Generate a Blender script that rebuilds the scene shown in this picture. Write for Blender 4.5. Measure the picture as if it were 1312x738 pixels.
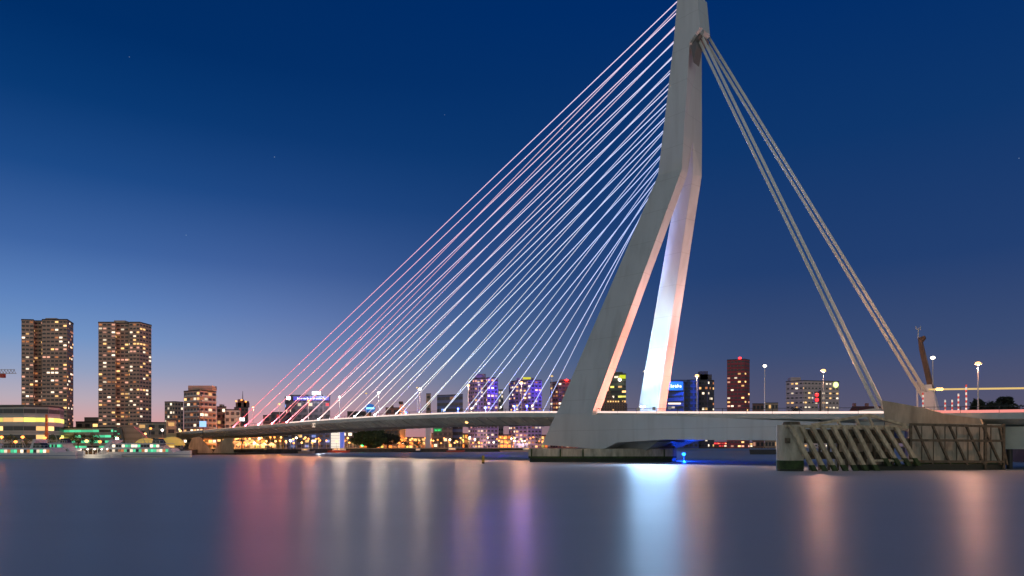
import bpy, math, random
import numpy as np
from mathutils import Vector
R = math.radians
rnd = random.Random(7)
for o in list(bpy.data.objects): bpy.data.objects.remove(o)
SC = bpy.context.scene
COL = SC.collection

# ---------------------------------------------------------------- camera
F = 875.0; HY = 572.0; EH = 4.2
cd = bpy.data.cameras.new('camera'); cam = bpy.data.objects.new('camera', cd); COL.objects.link(cam)
cam.location = (0, 0, EH); cam.rotation_euler = (R(90), 0, 0)
cd.sensor_width = 36; cd.lens = F/1312*36; cd.shift_y = (HY-369)/1312
cd.clip_start = 0.5; cd.clip_end = 30000
SC.camera = cam

# ---------------------------------------------------------------- exposure
SC.view_settings.view_transform = 'Standard'; SC.view_settings.look = 'None'
SC.view_settings.exposure = 0; SC.view_settings.gamma = 1
SC.view_settings.use_curve_mapping = False

def lin(c):
    return tuple(((v/255)/12.92 if v/255 <= .04045 else ((v/255+.055)/1.055)**2.4) for v in c)

# ---------------------------------------------------------------- dusk sky (direction based)
W = bpy.data.worlds.new('World'); SC.world = W; W.use_nodes = True
nt = W.node_tree; nt.nodes.clear()
out = nt.nodes.new('ShaderNodeOutputWorld'); bg = nt.nodes.new('ShaderNodeBackground')
tc = nt.nodes.new('ShaderNodeTexCoord'); sep = nt.nodes.new('ShaderNodeSeparateXYZ')
nt.links.new(tc.outputs['Generated'], sep.inputs[0])
def mth(op, a, b=None, c=None, clamp=False):
    n = nt.nodes.new('ShaderNodeMath'); n.operation = op; n.use_clamp = clamp
    for i, v in enumerate((a, b, c)):
        if v is None: continue
        if isinstance(v, (int, float)): n.inputs[i].default_value = v
        else: nt.links.new(v, n.inputs[i])
    return n.outputs[0]
def ramp(fac, stops):
    n = nt.nodes.new('ShaderNodeValToRGB'); e = n.color_ramp.elements
    while len(e) < len(stops): e.new(0.5)
    for i, (p, c) in enumerate(stops):
        e[i].position = p; e[i].color = (*lin(c), 1)
    nt.links.new(fac, n.inputs[0]); return n.outputs[0]
def mixc(f, a, b):
    n = nt.nodes.new('ShaderNodeMix'); n.data_type = 'RGBA'
    nt.links.new(f, n.inputs[0]) if not isinstance(f, float) else setattr(n.inputs[0], 'default_value', f)
    nt.links.new(a, n.inputs[6]); nt.links.new(b, n.inputs[7]); return n.outputs[2]
el = mth('MULTIPLY', mth('ARCSINE', sep.outputs['Z']), 1/(math.pi/2))      # 0 horizon .. 1 zenith
# sunset side (left) and night side (right)
left = ramp(el, [(0, (226,160,146)), (.018, (214,165,162)), (.038, (184,172,184)), (.06, (146,162,194)), (.085, (114,149,198)), (.115, (92,130,188)), (.155, (62,101,163)), (.21, (28,74,136)), (.26, (8,57,116)), (.31, (0,46,103)), (.45, (0,38,92)), (1, (0,30,80))])
right = ramp(el, [(0, (98,84,100)), (.03, (88,86,110)), (.08, (60,77,116)), (.15, (34,63,113)), (.25, (14,54,108)), (.36, (0,44,104)), (1, (0,32,86))])
back = ramp(el, [(0, (246,236,216)), (.05, (220,222,208)), (.12, (178,188,184)), (.24, (138,152,156)), (.4, (92,108,122)), (1, (0,36,86))])
az = mth('ARCTAN2', sep.outputs['X'], sep.outputs['Y'])                    # 0 ahead, + right
f1 = nt.nodes.new('ShaderNodeMapRange'); f1.interpolation_type = 'SMOOTHSTEP'
nt.links.new(az, f1.inputs[0]); f1.inputs[1].default_value = -.62; f1.inputs[2].default_value = .36
front = mixc(f1.outputs[0], left, right)
f2 = nt.nodes.new('ShaderNodeMapRange'); f2.interpolation_type = 'SMOOTHSTEP'
nt.links.new(sep.outputs['Y'], f2.inputs[0]); f2.inputs[1].default_value = .35; f2.inputs[2].default_value = -.35
allsky = mixc(f2.outputs[0], front, back)
# rosy city dome low over the north bank
dx = mth('SUBTRACT', az, -.31)
g = mth('MULTIPLY', mth('EXPONENT', mth('MULTIPLY', mth('MULTIPLY', dx, dx), -28.0)),
        mth('EXPONENT', mth('MULTIPLY', el, -21.0)))
g = mth('MULTIPLY', g, .28, clamp=True)
rose = nt.nodes.new('ShaderNodeRGB'); rose.outputs[0].default_value = (*lin((240,120,150)), 1)
allsky = mixc(g, allsky, rose.outputs[0])
# stars
vo = nt.nodes.new('ShaderNodeTexVoronoi'); vo.inputs['Scale'].default_value = 46
nt.links.new(tc.outputs['Generated'], vo.inputs['Vector'])
st = mth('LESS_THAN', vo.outputs['Distance'], .026)
wn = nt.nodes.new('ShaderNodeSeparateColor'); nt.links.new(vo.outputs['Color'], wn.inputs[0])
st = mth('MULTIPLY', st, mth('GREATER_THAN', wn.outputs[0], .86))
st = mth('MULTIPLY', st, mth('GREATER_THAN', el, .14))
star = nt.nodes.new('ShaderNodeRGB'); star.outputs[0].default_value = (.3, .42, .6, 1)
allsky = mixc(mth('MULTIPLY', st, .55), allsky, star.outputs[0])
nt.links.new(allsky, bg.inputs[0]); bg.inputs[1].default_value = 1.0
nt.links.new(bg.outputs[0], out.inputs[0])

# ---------------------------------------------------------------- helpers
def pt(px, Y): return ((px-656)/F*Y)
def zz(py, Y): return EH+(HY-py)*Y/F
def P(px, py, Y): return Vector((pt(px, Y), Y, zz(py, Y)))
U = Vector((.7227, -.6911, 0)); V = Vector((.6911, .7227, 0)); P0 = Vector((31, 203, 0)); CC = P0.dot(V)
def br(s, n, z=0): return P0+U*s+V*n+Vector((0, 0, z))
def bp(px, py, n):
    r = (px-656)/F; Y = (CC+n)/(r*V.x+V.y); return Vector((r*Y, Y, zz(py, Y)))
def s_of(p): return (Vector((p.x, p.y, 0))-P0).dot(U)
def s_px(px, n): return s_of(bp(px, 500, n))

class MB:
    def __init__(s): s.v = []; s.f = []; s.m = []
    def poly(s, pts, m=0):
        i = len(s.v); s.v += [tuple(p) for p in pts]; s.f.append(tuple(range(i, i+len(pts)))); s.m.append(m)
    def hexa(s, a, b, m=0, caps=True):
        """a, b: rings of equal length (a bottom, b top)"""
        i = len(s.v); k = len(a); s.v += [tuple(p) for p in a]+[tuple(p) for p in b]
        for j in range(k):
            s.f.append((i+j, i+(j+1) % k, i+k+(j+1) % k, i+k+j)); s.m.append(m)
        if caps:
            s.f.append(tuple(reversed(range(i, i+k)))); s.m.append(m)
            s.f.append(tuple(range(i+k, i+2*k))); s.m.append(m)
        return s
    def loft(s, rings, m=0):
        i = len(s.v); k = len(rings[0])
        for r in rings: s.v += [tuple(p) for p in r]
        for q in range(len(rings)-1):
            for j in range(k):
                s.f.append((i+q*k+j, i+q*k+(j+1) % k, i+(q+1)*k+(j+1) % k, i+(q+1)*k+j)); s.m.append(m)
        s.f.append(tuple(reversed(range(i, i+k)))); s.m.append(m)
        e = i+(len(rings)-1)*k; s.f.append(tuple(range(e, e+k))); s.m.append(m); return s
    def box(s, x0, x1, y0, y1, z0, z1, m=0):
        return s.hexa([(x0,y0,z0),(x1,y0,z0),(x1,y1,z0),(x0,y1,z0)], [(x0,y0,z1),(x1,y0,z1),(x1,y1,z1),(x0,y1,z1)], m)
    def obox(s, c, ax, ay, hx, hy, z0, z1, m=0):
        c = Vector((c[0], c[1], 0)); ax = Vector((ax[0], ax[1], 0)).normalized(); ay = Vector((ay[0], ay[1], 0)).normalized()
        q = [c-ax*hx-ay*hy, c+ax*hx-ay*hy, c+ax*hx+ay*hy, c-ax*hx+ay*hy]
        return s.hexa([p+Vector((0,0,z0)) for p in q], [p+Vector((0,0,z1)) for p in q], m)
    def tube(s, a, b, r0, r1=None, n=8, m=0):
        a = Vector(a); b = Vector(b); r1 = r0 if r1 is None else r1
        d = (b-a).normalized(); t = Vector((0,0,1)) if abs(d.z) < .9 else Vector((1,0,0))
        x = d.cross(t).normalized(); y = d.cross(x)
        ra = [a+(x*math.cos(2*math.pi*k/n)+y*math.sin(2*math.pi*k/n))*r0 for k in range(n)]
        rb = [b+(x*math.cos(2*math.pi*k/n)+y*math.sin(2*math.pi*k/n))*r1 for k in range(n)]
        return s.hexa(rb, ra, m)
    def beam(s, a, b, w, h, m=0, side=None):
        a = Vector(a); b = Vector(b); d = (b-a).normalized()
        t = Vector(side).normalized() if side is not None else (d.cross(Vector((0,0,1))).normalized() if abs(d.z) < .99 else Vector((1,0,0)))
        q = d.cross(t).normalized()
        f = lambda p: [p-t*w/2-q*h/2, p+t*w/2-q*h/2, p+t*w/2+q*h/2, p-t*w/2+q*h/2]
        return s.hexa(f(a), f(b), m)
    def ball(s, c, rx, ry, rz, nu=12, nv=7, m=0, half=False):
        c = Vector(c); rings = []
        lo = 0 if half else -math.pi/2
        for j in range(nv+1):
            ph = lo+(math.pi/2-lo)*j/nv; cr = max(math.cos(ph), .02)
            rings.append([c+Vector((rx*cr*math.cos(2*math.pi*k/nu), ry*cr*math.sin(2*math.pi*k/nu), rz*math.sin(ph))) for k in range(nu)])
        return s.loft(rings, m)
    def build(s, name, mats, parent=None, smooth=False, base=None, **props):
        me = bpy.data.meshes.new(name)
        off = base if base is not None else (parent_world(parent) if parent else Vector((0,0,0)))
        off = Vector(off)
        me.from_pydata([tuple(Vector(v)-off) for v in s.v], [], s.f)
        if not isinstance(mats, (list, tuple)): mats = [mats]
        for m in mats: me.materials.append(m)
        me.polygons.foreach_set('material_index', s.m)
        if smooth: me.polygons.foreach_set('use_smooth', [True]*len(me.polygons))
        me.update()
        import bmesh as _b
        bm = _b.new(); bm.from_mesh(me); _b.ops.recalc_face_normals(bm, faces=bm.faces); bm.to_mesh(me); bm.free()
        o = bpy.data.objects.new(name, me); COL.objects.link(o)
        if parent: o.parent = parent
        else: o.location = off
        for k, v in props.items(): o[k] = v
        return o
def parent_world(p):
    w = Vector((0,0,0))
    while p is not None: w += p.location; p = p.parent
    return w
def thing(name, label, cat, loc=(0,0,0), group=None):
    o = bpy.data.objects.new(name, None); COL.objects.link(o); o.location = loc
    o['label'] = label; o['category'] = cat
    if group: o['group'] = group
    return o
def tagd(o, label, cat, group=None):
    o['label'] = label; o['category'] = cat
    if group: o['group'] = group
    return o
def copy_tree(o, loc=None, label=None):
    c = o.copy(); COL.objects.link(c)
    if loc is not None: c.location = loc
    if label: c['label'] = label
    for ch in list(o.children):
        d = ch.copy(); COL.objects.link(d); d.parent = c
        for g_ in ch.children:
            e = g_.copy(); COL.objects.link(e); e.parent = d
    return c

def lamp(kind, loc, col, power, name, radius=.3, target=None, angle=60, blend=.6, parent=None):
    ld = bpy.data.lights.new(name, kind); ld.color = lin(col); ld.energy = power; ld.shadow_soft_size = radius
    if kind == 'SPOT': ld.spot_size = R(angle); ld.spot_blend = blend
    o = bpy.data.objects.new(name, ld); COL.objects.link(o); loc = Vector(loc)
    if parent: o.parent = parent; o.location = loc-parent_world(parent)
    else: o.location = loc
    if target is not None:
        o.rotation_euler = (Vector(target)-loc).to_track_quat('-Z', 'Y').to_euler()
    return o
# ---------------------------------------------------------------- materials
def mat(name, col, rough=.6, metal=0, noise=0, scale=1.0, col2=None, emit=None, estr=0, stretch=(1,1,1), bump=0, spec=None):
    m = bpy.data.materials.new(name); m.use_nodes = True; t = m.node_tree; b = t.nodes['Principled BSDF']
    b.inputs['Base Color'].default_value = (*col, 1); b.inputs['Roughness'].default_value = rough; b.inputs['Metallic'].default_value = metal
    if spec is not None: b.inputs['Specular IOR Level'].default_value = spec
    if noise or bump:
        tcn = t.nodes.new('ShaderNodeTexCoord'); mp = t.nodes.new('ShaderNodeMapping'); mp.inputs['Scale'].default_value = stretch
        nz = t.nodes.new('ShaderNodeTexNoise'); nz.inputs['Scale'].default_value = scale; nz.inputs['Detail'].default_value = 6; nz.inputs['Roughness'].default_value = .62
        t.links.new(tcn.outputs['Object'], mp.inputs[0]); t.links.new(mp.outputs[0], nz.inputs['Vector'])
        if noise:
            r = t.nodes.new('ShaderNodeValToRGB'); c2 = col2 or tuple(v*(1-noise) for v in col)
            r.color_ramp.elements[0].position = .34; r.color_ramp.elements[1].position = .66
            r.color_ramp.elements[0].color = (*c2, 1); r.color_ramp.elements[1].color = (*col, 1)
            t.links.new(nz.outputs['Fac'], r.inputs[0]); t.links.new(r.outputs[0], b.inputs['Base Color'])
        if bump:
            bn = t.nodes.new('ShaderNodeBump'); bn.inputs['Strength'].default_value = bump; bn.inputs['Distance'].default_value = .1
            t.links.new(nz.outputs['Fac'], bn.inputs['Height']); t.links.new(bn.outputs[0], b.inputs['Normal'])
    if emit:
        b.inputs['Emission Color'].default_value = (*emit, 1); b.inputs['Emission Strength'].default_value = estr
    return m
def emat(name, c, s): return mat(name, (.05,.05,.05), .5, emit=lin(c), estr=s)
M = {}
M['steel'] = mat('pylon_paint', (.52,.54,.545), .5, noise=.12, scale=.12, stretch=(1,1,.35))
M['deckside'] = mat('deck_paint', (.46,.50,.49), .5, noise=.25, scale=.25)
def seams(m, dist, wd, amt):
    t = m.node_tree; b = t.nodes['Principled BSDF']; src = b.inputs['Base Color'].links[0].from_socket
    tcn = t.nodes.new('ShaderNodeTexCoord'); sx = t.nodes.new('ShaderNodeSeparateXYZ'); t.links.new(tcn.outputs['Object'], sx.inputs[0])
    a = t.nodes.new('ShaderNodeMath'); a.operation = 'MULTIPLY'; a.inputs[1].default_value = 1/dist; t.links.new(sx.outputs['Z'], a.inputs[0])
    f = t.nodes.new('ShaderNodeMath'); f.operation = 'FRACT'; t.links.new(a.outputs[0], f.inputs[0])
    g_ = t.nodes.new('ShaderNodeMath'); g_.operation = 'LESS_THAN'; g_.inputs[1].default_value = wd/dist; t.links.new(f.outputs[0], g_.inputs[0])
    nz = t.nodes.new('ShaderNodeTexNoise'); nz.inputs['Scale'].default_value = .5; mp = t.nodes.new('ShaderNodeMapping'); mp.inputs['Scale'].default_value = (1,1,.08)
    t.links.new(tcn.outputs['Object'], mp.inputs[0]); t.links.new(mp.outputs[0], nz.inputs['Vector'])
    g2 = t.nodes.new('ShaderNodeMath'); g2.operation = 'MULTIPLY'; g2.inputs[1].default_value = amt; t.links.new(g_.outputs[0], g2.inputs[0])
    sr = t.nodes.new('ShaderNodeMapRange'); sr.inputs[1].default_value = .5; sr.inputs[2].default_value = .75; sr.inputs[3].default_value = 0; sr.inputs[4].default_value = .22; t.links.new(nz.outputs['Fac'], sr.inputs[0])
    ad = t.nodes.new('ShaderNodeMath'); ad.operation = 'ADD'; ad.use_clamp = True; t.links.new(g2.outputs[0], ad.inputs[0]); t.links.new(sr.outputs[0], ad.inputs[1])
    mx = t.nodes.new('ShaderNodeMix'); mx.data_type = 'RGBA'; t.links.new(ad.outputs[0], mx.inputs[0]); t.links.new(src, mx.inputs[6]); mx.inputs[7].default_value = (.2,.2,.19,1)
    t.links.new(mx.outputs[2], b.inputs['Base Color'])
seams(M['steel'], 8.5, .14, .30)
M['asphalt'] = mat('asphalt', (.055,.055,.058), .85, noise=.3, scale=.5)
M['cable'] = mat('cable_sheath', (.78,.78,.78), .8, spec=.1)
M['conc'] = mat('concrete', (.58,.52,.41), .85, noise=.55, scale=.7, stretch=(1,1,.25), bump=.3)
M['concw'] = mat('warm_concrete', (.52,.42,.30), .85, noise=.45, scale=.5, stretch=(1,1,.25), bump=.3)
M['algae'] = mat('algae', (.045,.085,.02), .8, noise=.7, scale=1.2, bump=.4)
M['algaed'] = mat('wet_algae', (.012,.02,.01), .6, noise=.5, scale=1.5)
M['timber'] = mat('weathered_timber', (.58,.49,.34), .85, noise=.55, scale=1.2, stretch=(1,1,.5), bump=.3)  # warm quay light is mixed into the timber colour
M['timberd'] = mat('dark_timber', (.15,.12,.08), .85, noise=.6, scale=1.5, bump=.3)
M['bracket'] = mat('bracket_paint', (.13,.12,.12), .6)
M['dark'] = mat('dark_metal', (.03,.03,.032), .5)
M['pole'] = mat('galvanised', (.42,.42,.42), .4, metal=.3)
M['white'] = mat('white_paint', (.6,.58,.62), .4)
M['glass'] = mat('dark_glass', (.02,.025,.03), .15)
M['ground'] = mat('quay_paving', (.16,.14,.12), .9, noise=.4, scale=.1)
M['quay'] = mat('quay_wall', (.10,.085,.07), .9, noise=.5, scale=.4, stretch=(1,1,.4))
M['leaf'] = mat('foliage', (.07,.10,.03), .8, noise=.5, scale=.6)
M['leafd'] = mat('dark_foliage', (.035,.045,.02), .85, noise=.5, scale=.6)
M['bark'] = mat('bark', (.08,.06,.045), .9, noise=.4, scale=2)
for k, c, s in [('w_warm', (255,196,120), 1.5), ('w_dim', (230,140,80), .55), ('w_white', (255,232,200), 1.5), ('w_pink', (255,180,150), .9),
                ('w_green', (90,235,170), .8), ('w_yellow', (245,235,110), 1.1), ('w_orange', (255,135,50), 1.9), ('w_blue', (130,170,255), .8), ('w_red', (255,60,70), 1.0)]:
    M[k] = mat('window_'+k[2:], (.05,.05,.05), .3, emit=lin(c), estr=s)
for k_ in [q for q in M if q.startswith('w_')]:      # lit rooms differ in brightness from window to window
    t_ = M[k_].node_tree; oi = t_.nodes.new('ShaderNodeObjectInfo'); mr_ = t_.nodes.new('ShaderNodeMapRange')
    st_ = t_.nodes['Principled BSDF'].inputs['Emission Strength']; v_ = st_.default_value
    mr_.inputs[3].default_value = v_*.45; mr_.inputs[4].default_value = v_*1.5
    t_.links.new(oi.outputs['Random'], mr_.inputs[0]); t_.links.new(mr_.outputs[0], st_)
M['w_off'] = mat('window_unlit', (.05,.05,.055), .35)
M['e_white'] = emat('lamp_white', (255,240,220), 8); M['e_warm'] = emat('lamp_warm', (255,190,110), 3.6)
M['e_orange'] = emat('lamp_orange', (255,150,70), 3.2)
M['e_red'] = emat('beacon_red', (255,30,30), 12); M['e_green'] = emat('light_green', (60,255,130), 5)
M['e_blue'] = emat('light_blue', (40,90,255), 8); M['e_signw'] = emat('sign_white', (240,245,255), 2.2)
M['e_signb'] = emat('sign_blue', (30,110,255), 1.3); M['e_signg'] = emat('sign_green', (40,230,120), 2.0)
M['e_violet'] = emat('sign_violet', (90,80,220), .8)
M['e_strip'] = emat('light_trail', (255,226,214), 1.15); M['e_trailr'] = emat('light_trail_red', (255,150,140), .95)
M['e_yel'] = emat('light_yellow', (255,214,130), .8)
M['e_cyan'] = emat('sign_cyan', (140,230,255), 2.0)

# ---------------------------------------------------------------- water and ground
def water_mat():
    m = bpy.data.materials.new('river_water'); m.use_nodes = True; t = m.node_tree; b = t.nodes['Principled BSDF']
    b.inputs['Base Color'].default_value = (.36,.36,.355, 1); b.inputs['Roughness'].default_value = .38; b.inputs['IOR'].default_value = 2.4
    tcn = t.nodes.new('ShaderNodeTexCoord'); mp = t.nodes.new('ShaderNodeMapping'); mp.inputs['Scale'].default_value = (.028, .11, 1)
    nz = t.nodes.new('ShaderNodeTexNoise'); nz.inputs['Scale'].default_value = 1.0; nz.inputs['Detail'].default_value = 5; nz.inputs['Roughness'].default_value = .55
    t.links.new(tcn.outputs['Object'], mp.inputs[0]); t.links.new(mp.outputs[0], nz.inputs['Vector'])
    mr = t.nodes.new('ShaderNodeMapRange'); mr.inputs[1].default_value = .3; mr.inputs[2].default_value = .7; mr.inputs[3].default_value = .385; mr.inputs[4].default_value = .455
    t.links.new(nz.outputs['Fac'], mr.inputs[0]); t.links.new(mr.outputs[0], b.inputs['Roughness'])
    b.inputs['Anisotropic'].default_value = .5      # long exposure: swell runs across the river, so slopes are steeper along it
    tg = t.nodes.new('ShaderNodeCombineXYZ'); tg.inputs[1].default_value = 1; t.links.new(tg.outputs[0], b.inputs['Tangent'])
    mp2 = t.nodes.new('ShaderNodeMapping'); mp2.inputs['Scale'].default_value = (.25, .9, 1)
    n2 = t.nodes.new('ShaderNodeTexNoise'); n2.inputs['Scale'].default_value = 1.0; n2.inputs['Detail'].default_value = 3
    t.links.new(tcn.outputs['Object'], mp2.inputs[0]); t.links.new(mp2.outputs[0], n2.inputs['Vector'])
    bn = t.nodes.new('ShaderNodeBump'); bn.inputs['Strength'].default_value = .12; bn.inputs['Distance'].default_value = .12
    t.links.new(n2.outputs['Fac'], bn.inputs['Height']); t.links.new(bn.outputs[0], b.inputs['Normal'])
    return m
w = MB(); w.poly([(-9000,-600,0),(9000,-600,0),(9000,14000,0),(-9000,14000,0)])
w.build('water', water_mat(), kind='structure')
GZ = 2.6
def land(name, pts, z=GZ):
    mb = MB(); mb.hexa([(x, y, -1.5) for x, y in pts], [(x, y, z) for x, y in pts], 1)
    mb.m[-1] = 0
    mb.build(name, [M['ground'], M['quay']], kind='structure')
land('north_bank', [(-900,262),(pt(150,285),285),(pt(236,300),300),(pt(262,388),388),(pt(395,405),405),(pt(424,482),482),(pt(560,515),515),(pt(700,545),545),(pt(800,575),575),
      (pt(862,900),900),(pt(868,1450),1450),(1150,1480),(6000,1500),(6000,9000),(-6000,9000),(-6000,262)])
land('south_bank', [(132,165),(150,235),(240,420),(760,1250),(3500,1300),(3500,165)], 4.0)
# coping along the north quay edge
def strip(name, pts, z0, z1, wd, m, **kw):
    mb = MB()
    for (a, b) in zip(pts[:-1], pts[1:]):
        mb.beam((a[0], a[1], (z0+z1)/2), (b[0], b[1], (z0+z1)/2), wd, z1-z0)
    return mb.build(name, m, **kw)
strip('quay_edge', [(pt(424,481.5),481.5),(pt(560,514.5),514.5),(pt(700,544.5),544.5)], 2.5, 2.95, .8, M['concw'], kind='structure')
strip('road', [(-300,330),(pt(290,430),430),(pt(430,520),520),(pt(700,575),575)], 2.5, 2.62, 14, M['asphalt'], kind='structure')

# ================================================================ THE BRIDGE
bridge = thing('cable_stayed_bridge', 'huge white cable-stayed bridge with one bent split pylon and a long deck over the river', 'bridge', P0)
ctrl_s = np.array([-360,-324,-280,-220,-145,-89,-47,-13,56,93,160,400.])
ctrl_z = np.array([10.6,11.4,12.2,13.3,14.6,15.1,14.75,13.7,11.15,10.0,9.2,8.5])
_dense = np.arange(-360, 400, 2.0); _z = np.interp(_dense, ctrl_s, ctrl_z)
_k = np.ones(17)/17; _zs = np.convolve(np.pad(_z, 8, 'edge'), _k, 'valid')
def dz(s): return float(np.interp(s, _dense, _zs))
# deck (north main span and approach), then south deck
def deck(s0, s1, prof, name, m, rib=None):
    mb = MB(); n = int((s1-s0)/4)+1; rings = []
    for i in range(n+1):
        s = s0+(s1-s0)*i/n; z = dz(s); rings.append([br(s, a, z+b) for a, b in prof])
    mb.loft(rings)
    if rib:
        k = int((s1-s0)/rib)
        for i in range(k):
            s = s0+rib*(i+.5); z = dz(s)
            for sg in (-1, 1):
                q = [(sg*16.3,-.95),(sg*16.3,-1.35),(sg*11.2,-3.5),(sg*11.2,-3.0)]
                mb.hexa([br(s-.12, a, z+b) for a, b in q], [br(s+.12, a, z+b) for a, b in q])
    return mb.build(name, m, bridge)
profN = [(-16.6,.35),(-16.6,-.9),(-11,-3.2),(-9,-3.2),(-9,-1.3),(9,-1.3),(9,-3.2),(11,-3.2),(16.6,-.9),(16.6,.35),(16.2,.35),(16.2,0),(-16.2,0),(-16.2,.35)]
deck(-345, -14, profN, 'deck', M['deckside'], 4.9)
profS = [(-16.6,.35),(-16.6,-.8),(-13,-1.9),(13,-1.9),(16.6,-.8),(16.6,.35),(16.2,.35),(16.2,0),(-16.2,0),(-16.2,.35)]
deck(-13.99, 380, profS, 'deck', M['deckside'])
mb = MB(); rings = []
for i in range(181):
    s = -345+725*i/180
    rings.append([br(s, -16.1, dz(s)+.03), br(s, 16.1, dz(s)+.03)])
for a, b in zip(rings[:-1], rings[1:]): mb.poly([a[0], b[0], b[1], a[1]])
mb.build('road_surface', M['asphalt'], bridge)
# car light trails along the parapet, built as solid glowing bars
def edge(s0, s1, n, z0, z1, wd, m, name):
    mb = MB(); k = max(1, int((s1-s0)/4)); rings = []
    for i in range(k+1):
        s = s0+(s1-s0)*i/k; z = dz(s); rings.append([br(s, n-wd/2, z+z0), br(s, n+wd/2, z+z0), br(s, n+wd/2, z+z1), br(s, n-wd/2, z+z1)])
    mb.loft(rings); return mb.build(name, m, bridge)
edge(-165, 80, -16.4, .37, .85, .2, M['e_strip'], 'light_trail')
edge(80.2, 380, -16.4, .37, .9, .2, M['e_trailr'], 'light_trail')
edge(-330, -165.2, -16.4, .37, .55, .2, emat('light_trail_dim', (255,200,170), .7), 'light_trail')
edge(-165, 80, 16.4, .37, .7, .2, M['e_strip'], 'light_trail')
for n in (-16.45, 16.45):
    mb = MB()
    for s in np.arange(-330, 200, 6): mb.beam(br(s, n, dz(s)+.3), br(s, n, dz(s)+1.55), .12, .12)
    for i in range(-330, 200, 10): mb.beam(br(i, n, dz(i)+1.55), br(i+10, n, dz(i+10)+1.55), .1, .1)
    mb.build('railing', M['dark'], bridge)

# pylon: legs and mast, each ring = outer north, outer south, inner south, inner north
pylon = bpy.data.objects.new('pylon', None); COL.objects.link(pylon); pylon.parent = bridge
def ring(*c): return [bp(*q) for q in c]
def atz(s, n, z): return br(s, n, z)
def bps(px, py, n, ds=0):
    p = bp(px, py, n); return p
nON1 = bp(713, 530, -19); nOS1 = bp(758, 530, -19); nIS1 = bp(768, 530, -15); 
nON2 = bp(843, 225, -5.0); nOS2 = bp(873.5, 217, -5.0); nIS2 = bp(880.5, 224, -1.5)
nIN1 = atz(-3.0, -15, nIS1.z); nIN2 = atz(s_of(nON2)+1.5, -1.6, nON2.z)
nON0 = bp(694.5, 569.5, -19.15); nOS0 = bp(771, 576, -19.15); nIS0 = atz(s_of(nOS0)+.3, -16, nOS0.z); nIN0 = atz(-6, -16, nON0.z)
nONx = bp(848, 181, -4.85); nOSx = bp(875.8, 181, -4.85); nISx = bp(882.8, 181, -.01); nINx = atz(s_of(nONx)+1.5, -.01, nONx.z)
def mid(a, b, n0, n1, n): 
    t_ = (n-n0)/(n1-n0); return s_of(a)+(s_of(b)-s_of(a))*t_
fOSx = bp(899.3, 181, 4.85); zJ = (nOSx.z+fOSx.z)/2
for p_ in (nONx, nOSx, fOSx): p_.z = zJ
nISx = br(mid(nOSx, fOSx, -4.85, 4.85, -.01), -.01, nOSx.z)
nINx.z = zJ
mb = MB(); mb.loft([[nON0,nOS0,nIS0,nIN0],[nON1,nOS1,nIS1,nIN1],[nON2,nOS2,nIS2,nIN2],[nONx,nOSx,nISx,nINx]])
mb.build('leg', M['steel'], pylon)
fIN1 = bp(817.3, 527, 15); fIS1 = bp(842.5, 527, 15); fOS1 = bp(852.7, 527, 19); fON1 = atz(-4.9, 19, fOS1.z)
fIN2 = bp(869.5, 224, 1.6); fIS2 = bp(887.8, 224, 1.6); fOS2 = bp(899, 226, 5.0); fON2 = atz(s_of(fIN2)-.6, 5.0, fOS2.z)
fINx = nINx+Vector((0,0,0)); fINx = atz(s_of(nONx)+1.5, .01, nONx.z); fISx = Vector(nISx)+V*.02; fONx = atz(s_of(nONx), 4.85, nONx.z)
k = lambda a, b: a+(a-b)*.14
fIN0, fIS0, fOS0, fON0 = k(fIN1, fIN2), k(fIS1, fIS2), k(fOS1, fOS2), k(fON1, fON2)
mb = MB(); mb.loft([[fON0,fOS0,fIS0,fIN0],[fON1,fOS1,fIS1,fIN1],[fON2,fOS2,fIS2,fIN2],[fONx,fOSx,fISx,fINx]])
mb.build('leg', M['steel'], pylon)
# mast
mb = MB(); rg = []
rg.append([nONx, nOSx, fOSx, fONx])
for (yl, xl, xr, xf, nn) in [(52, 863.3, 883.8, 899, 4.5), (-9, 868.4, 889, 903, 4.35)]:
    a = bp(xl, yl, -nn); b = bp(xr, yl, -nn); c = bp(xf, yl, nn); d = atz(s_of(a), nn, a.z); rg.append([a, b, c, d])
mb.loft(rg); mb.build('mast', M['steel'], pylon)
mb = MB(); oA = [(880,60),(884,53),(897,34),(894,0),(893,-9),(880,-9)]
near = [bp(x, y, -4.6) for x, y in oA]; sh = V*5.4
mb.hexa(near, [p+sh for p in near]); mb.build('mast_head', M['steel'], pylon)
# dark bracket under the head
mb = MB(); oB = [(884.2,52),(889,57),(897,44),(893,36)]
n2_ = [bp(x, y, -3.4) for x, y in oB]; mb.hexa(n2_, [p+V*5.0 for p in n2_]); mb.build('cable_bracket', M['bracket'], pylon)
mb = MB(); n3_ = [bp(x, y, -4.56) for x, y in [(884.6,58),(891,52),(892.5,58),(888.5,80)]]
mb.hexa(n3_, [p+V*3 for p in n3_]); mb.build('cable_bracket', M['bracket'], pylon)

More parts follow.
